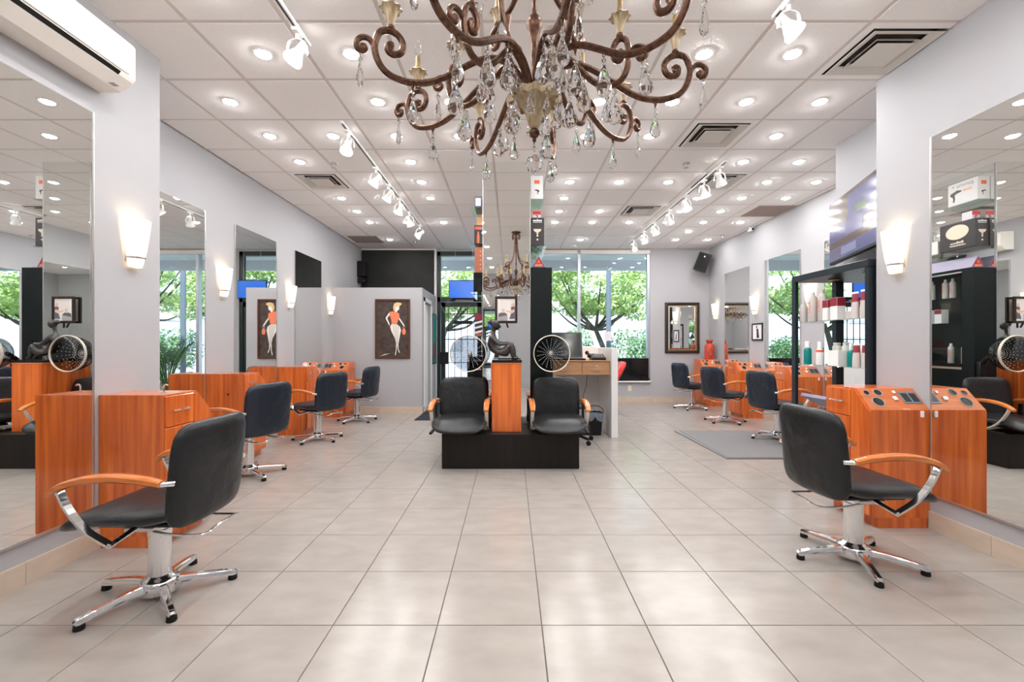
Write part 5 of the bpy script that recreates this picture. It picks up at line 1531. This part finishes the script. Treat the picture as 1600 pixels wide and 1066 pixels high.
F('painted_leg', [(258, 452), (267, 452), (268, 485), (280, 512), (274, 516), (262, 488)], 'pale', -0.0150)
F('painted_bag', oval(311, 346, 15, 26), 'coral', -0.0165)
F('painted_bag_handle', [(303, 325), (303, 300), (318, 300), (318, 325), (314, 325), (314, 305), (307, 305), (307, 325)], 'print_grey', -0.0158)
F('painted_signature', [(115, 543), (160, 525), (205, 518), (160, 532)], 'pale', -0.0150)
pp_ = thing('edge_on_poster', 'framed poster seen edge-on on the partition side wall', 'picture', (PX, 9.20, 1.36))
MB().cbox(0.0, 0.022, -0.21, 0.21, -0.52, 0.52, 0.003).build('frame', 'black', pp_)
MB().box(0.022, 0.0226, -0.19, 0.19, -0.50, 0.50).build('print', 'teal', pp_)
MB().box(0.0226, 0.0232, -0.10, 0.12, -0.42, -0.1).build('printed_figure', 'burgundy', pp_)
sk2 = thing('fashion_sketch', 'small black framed fashion sketch under the right wall sconce', 'picture', (XRF, 7.62, 1.46))
b = MB()
for (y0, y1, z0, z1) in ((-0.165, 0.165, 0.125, 0.15), (-0.165, 0.165, -0.15, -0.125), (-0.165, -0.14, -0.125, 0.125), (0.14, 0.165, -0.125, 0.125)):
    b.cbox(-0.018, 0, y0, y1, z0, z1, 0.003)
b.build('frame', 'frame_dark', sk2)
MB().box(-0.008, -0.001, -0.142, 0.142, -0.127, 0.127).build('print', 'paper', sk2)
MB().prism([(0.03, 0.06), (-0.03, 0.05), (-0.04, 0.0), (-0.06, -0.10), (0.02, -0.11), (0.02, 0.0)], 'x', -0.0088, -0.008).build('printed_dress', 'print_black', sk2)
MB().prism([(0.02 + 0.022 * math.cos(2 * PI * k / 10), 0.085 + 0.018 * math.sin(2 * PI * k / 10)) for k in range(10)], 'x', -0.0088, -0.008).build('printed_head', 'print_black', sk2)
# vase
vs_ = thing('red_vase', 'red bottle-shaped vase with gold characters in the right corner', 'vase', (4.10, 9.14, CH))
MB().lathe([(0.085, 0.0), (0.095, 0.01), (0.096, 0.27), (0.085, 0.305), (0.055, 0.32), (0.052, 0.36), (0.068, 0.372), (0.068, 0.40), (0.06, 0.40), (0.045, 0.37)], 28).build('body', 'vase_red', vs_)
MB().cyl(0.0535, 0.322, 0.356, 24).build('neck_band', 'frame_dark', vs_)
for k, (dx, z, w, h) in enumerate(((-0.03, 0.12, 0.03, 0.004), (-0.02, 0.15, 0.004, 0.06), (-0.035, 0.09, 0.04, 0.004), (-0.005, 0.11, 0.004, 0.05), (-0.03, 0.175, 0.035, 0.004), (-0.02, 0.235, 0.06, 0.004))):
    MB().box(dx - w / 2, dx + w / 2, -0.0975, -0.088, z - h / 2, z + h / 2).build('gold_stroke', 'gold', vs_)

# ------------------------------------------------------------------ black display case on the right
dc = thing('display_case', 'open black display case with glass shelves of hair products', 'display case', (0, 0, 0))
CX0_, CX1_, CY0_, CY1_, CZ_ = 2.79, 3.24, 3.46, 4.40, 1.915
post = lambda x, y, w, d: MB().cbox(x, x + w, y, y + d, 0.0, CZ_ - 0.06, 0.003).build('post', 'case_black', dc)
post(CX0_, CY1_ - 0.06, 0.03, 0.06); post(CX1_ - 0.05, CY1_ - 0.06, 0.05, 0.06); post(CX0_ + 0.01, CY0_, 0.085, 0.045); post(CX1_ - 0.05, CY0_, 0.05, 0.06)
MB().cbox(CX0_, CX1_, CY0_, CY1_, CZ_ - 0.06, CZ_, 0.004).build('top', 'case_black', dc)
MB().cbox(CX0_, CX1_, CY0_, CY1_, 0.0, 0.10, 0.004).build('bottom', 'case_black', dc) if False else None
MB().box(CX1_ - 0.012, CX1_ - 0.006, CY0_ + 0.06, CY1_ - 0.06, 0.10, CZ_ - 0.06).build('mirror_back', 'mirror', dc)
for z in (1.46, 1.055, 0.64, 0.25):
    MB().cbox(CX0_ + 0.004, CX1_ - 0.015, CY0_ + 0.01, CY1_ - 0.01, z - 0.008, z, 0.002).build('shelf', 'shelf_glass', dc)
for y in (3.72, 4.14):
    MB().lathe([(0.045, -0.004), (0.05, -0.012), (0.03, -0.014), (0.0001, -0.014)], 20, (3.02, y, CZ_ - 0.058), caps=True).build('lamp', 'gold', dc)
G = 'hair products in the display case'
Lx = 2.92
RO = (PI / 2, 0, -PI / 2)     # lettering facing -x
def dbottle(label, y, z, h, r, m='bottle_grey', capm=None, osis=False, x=Lx, **k):
    return bottle(label, x, y, z, h, r, m, capm, osis=osis, rot=RO, tdir=(-1, 0), group=G, **k)
dbottle('short plain grey bottle at the far end of the upper display shelf', 4.325, 1.461, 0.20, 0.032, x=2.86)
dbottle('tall grey bottle with red lettering, second on the upper display shelf', 4.19, 1.461, 0.275, 0.035, osis=True, x=2.86)
dbottle('tall grey bottle with red lettering, third on the upper display shelf', 4.08, 1.461, 0.285, 0.035, osis=True, x=2.87)
def pbox(label, x, y, z, w, d, h, band='burgundy', m='white', zb=(0.62, 0.99)):
    t = thing('product_box', label, 'box', (x, y, z), 0, G)
    MB().cbox(-d / 2, d / 2, -w / 2, w / 2, 0, h, 0.002).build('carton_body', m, t)
    if band:
        MB().box(-d / 2 - 0.0006, -d / 2 - 0.0001, -w / 2 + 0.001, w / 2 - 0.001, h * zb[0], h * zb[1]).build('printed_band', band, t)
        MB().box(-d / 2 + 0.001, d / 2 - 0.001, -w / 2 - 0.0006, -w / 2 - 0.0001, h * zb[0], h * zb[1]).build('printed_band', band, t)
    return t
pbox('narrow white box with burgundy top on the upper display shelf', 2.87, 4.0, 1.461, 0.065, 0.065, 0.185)
pbox('wide white box with burgundy top on the upper display shelf', 2.88, 3.90, 1.461, 0.085, 0.075, 0.195)
pbox('small low beige box on the upper display shelf', 2.93, 3.80, 1.461, 0.08, 0.06, 0.07, None, 'bottle_grey')
def tube_pack(label, y, z, h, x=2.89):
    t = thing('product_tube', label, 'tube', (x, y, z), 0, G)
    def row(w, d, zz_): return [(math.cos(2 * PI * k / 20) * d, math.sin(2 * PI * k / 20) * w, zz_) for k in range(20)]
    def loft(rows, nm, m):
        b = MB(); vs = []; fs = []
        for r in rows: vs += r
        for i in range(len(rows) - 1):
            for k in range(20): fs.append((i * 20 + k, i * 20 + (k + 1) % 20, i * 20 + 20 + (k + 1) % 20, i * 20 + 20 + k))
        fs += [tuple(range(19, -1, -1)), tuple((len(rows) - 1) * 20 + k for k in range(20))]
        b.add(vs, fs, True); return b.build(nm, m, t)
    loft([row(0.036, 0.026, 0), row(0.037, 0.026, h * 0.3), row(0.034, 0.018, h * 0.62)], 'body', 'bottle_grey')
    loft([row(0.034, 0.018, h * 0.62), row(0.036, 0.010, h * 0.80), row(0.037, 0.005, h * 0.93)], 'upper_body', 'burgundy')
    loft([row(0.037, 0.005, h * 0.93), row(0.037, 0.003, h)], 'crimp', 'white')
tube_pack('grey tube with burgundy top, farther one on the upper display shelf', 3.715, 1.461, 0.225)
tube_pack('grey tube with burgundy top, nearer one on the upper display shelf', 3.62, 1.461, 0.235)
dbottle('teal and white bottle at the far end of the lower display shelf', 4.28, 1.056, 0.22, 0.033, 'teal', 'white', x=2.87, capf=0.28, neck=0.7)
dbottle('white bottle behind the teal bottle on the lower display shelf', 4.30, 1.056, 0.16, 0.03, 'white', 'white', x=3.0)
dbottle('white bottle with red label band on the lower display shelf', 4.11, 1.056, 0.215, 0.032, 'white', 'white', x=2.87, capf=0.3, neck=0.6, band=(0.78, 0.92, 'print_red'))
dbottle('slim teal bottle beside the red-banded bottle', 4.18, 1.056, 0.19, 0.022, 'teal', 'white', x=2.93)
pbox('wide white carton on the lower display shelf', 2.88, 3.90, 1.056, 0.13, 0.09, 0.135, None)
dbottle('left white jar standing behind the white carton', 4.10, 1.056, 0.205, 0.036, 'offwhite', 'offwhite', x=3.02, capf=0.08, neck=0.8)
dbottle('right white jar standing behind the white carton', 4.01, 1.056, 0.205, 0.036, 'offwhite', 'offwhite', x=3.04, capf=0.08, neck=0.8)
dbottle('teal bottle with pointed white cap on the lower display shelf', 3.785, 1.056, 0.20, 0.030, 'teal', 'white', x=2.91, capf=0.3, neck=0.5)
tube_pack('burgundy topped tube, farther one on the lower display shelf', 3.70, 1.056, 0.195)
tube_pack('burgundy topped tube, nearer one on the lower display shelf', 3.605, 1.056, 0.195)
bk = thing('styling_tool_box', 'flat blue-grey styling tool box leaning on the low display shelf', 'box', (2.93, 4.16, 0.640), 0)
rb = Matrix.Rotation(R_(28), 3, 'Y')
b = MB(); b.box(-0.11, 0.11, -0.17, 0.17, 0, 0.03); b.v = [tuple(rb @ Vector(p) + Vector((0, 0, 0.055))) for p in b.v]; b.build('carton_body', 'lilac', bk)
def tool(nm, pts, m):
    b = MB(); b.prism(pts, 'z', 0.0302, 0.0312); b.v = [tuple(rb @ Vector(p) + Vector((0, 0, 0.055))) for p in b.v]; b.build(nm, m, bk)
tool('printed_tool', [(-0.06, 0.02), (0.06, 0.08), (0.075, 0.06), (-0.045, -0.01)], 'print_black')
tool('printed_grip', [(-0.07, -0.02), (0.0, 0.03), (0.015, 0.01), (-0.055, -0.045)], 'print_red')
tool('printed_title', [(0.04, -0.14), (0.06, -0.14), (0.06, -0.06), (0.04, -0.06)], 'print_red')

# ------------------------------------------------------------------ television on the swivel arm
tv = thing('wall_television', 'large flat television angled out above the display case', 'television', (3.18, 4.42, 2.03), R_(0))
dirv = Vector((-0.31, -0.95, 0)).normalized()
ang = math.atan2(dirv.y, dirv.x)
tvo = MB().cbox(0.0, 1.05, 0.0, 0.045, 0.0, 0.60, 0.006).build('casing', 'black', tv, (0, 0, 0), (0, 0, ang))
MB().box(0.012, 1.038, -0.0012, -0.0002, 0.022, 0.588).build('screen', 'screen_dark', tvo)
mat('tv_blue', (0.05, 0.05, 0.12, 1), 0.12, emit=(0.28, 0.28, 0.50, 1), estr=0.20)
mat('tv_green', (0.05, 0.08, 0.05, 1), 0.12, emit=(0.22, 0.38, 0.20, 1), estr=0.2)
mat('tv_brown', (0.06, 0.04, 0.03, 1), 0.12, emit=(0.20, 0.13, 0.10, 1), estr=0.22)
mat('tv_pale', (0.1, 0.1, 0.15, 1), 0.12, emit=(0.42, 0.42, 0.72, 1), estr=0.25)
def tvp(nm, x0, x1, z0, z1, m, y=-0.0016):
    MB().box(x0, x1, y - 0.0003, y, z0, z1).build(nm, m, tvo)
tvp('picture_field', 0.014, 1.036, 0.024, 0.586, 'tv_brown')
tvp('picture_band', 0.014, 1.036, 0.024, 0.14, 'tv_blue', -0.0022)
tvp('picture_band', 0.014, 0.75, 0.20, 0.34, 'tv_blue', -0.0022)
tvp('picture_band', 0.45, 1.036, 0.30, 0.56, 'tv_blue', -0.0022)
tvp('picture_patch', 0.60, 0.80, 0.36, 0.43, 'tv_green', -0.0027)
tvp('picture_patch', 0.30, 0.62, 0.05, 0.12, 'tv_pale', -0.0027)
for k in range(6):
    tvp('picture_line', 0.06, 0.30, 0.045 + k * 0.014, 0.050 + k * 0.014, 'tv_brown', -0.0027)
MB().cbox(0.3, 0.75, 0.045, 0.07, 0.2, 0.45, 0.004).build('mount_plate', 'black', tvo)
MB().tube([(0.5, 0.06, 0.3), (0.35, 0.10, 0.3), (0.15, 0.16, 0.3)], 0.02, 8).build('mount_arm', 'black', tvo)

# ------------------------------------------------------------------ mats
o = MB(); o.prism([(2.34, 4.80), (3.95, 4.80), (3.95, 5.9), (3.55, 6.33), (2.34, 6.33)], 'z', 0.0, 0.012)
o.prism([(2.36, 4.82), (3.93, 4.82), (3.93, 5.88), (3.54, 6.31), (2.41, 6.31)], 'z', 0.012, 0.016)
tag(o.build('anti_fatigue_mat', 'mat_grey'), 'grey rubber salon mat under the right chair', 'mat')
o = MB().cbox(PX + 0.02, -0.72, 7.25, 9.38, 0.0, 0.010, 0.003).build('entrance_mat', 'mat_dark')
tag(o, 'dark charcoal entrance mat before the glass door', 'mat')
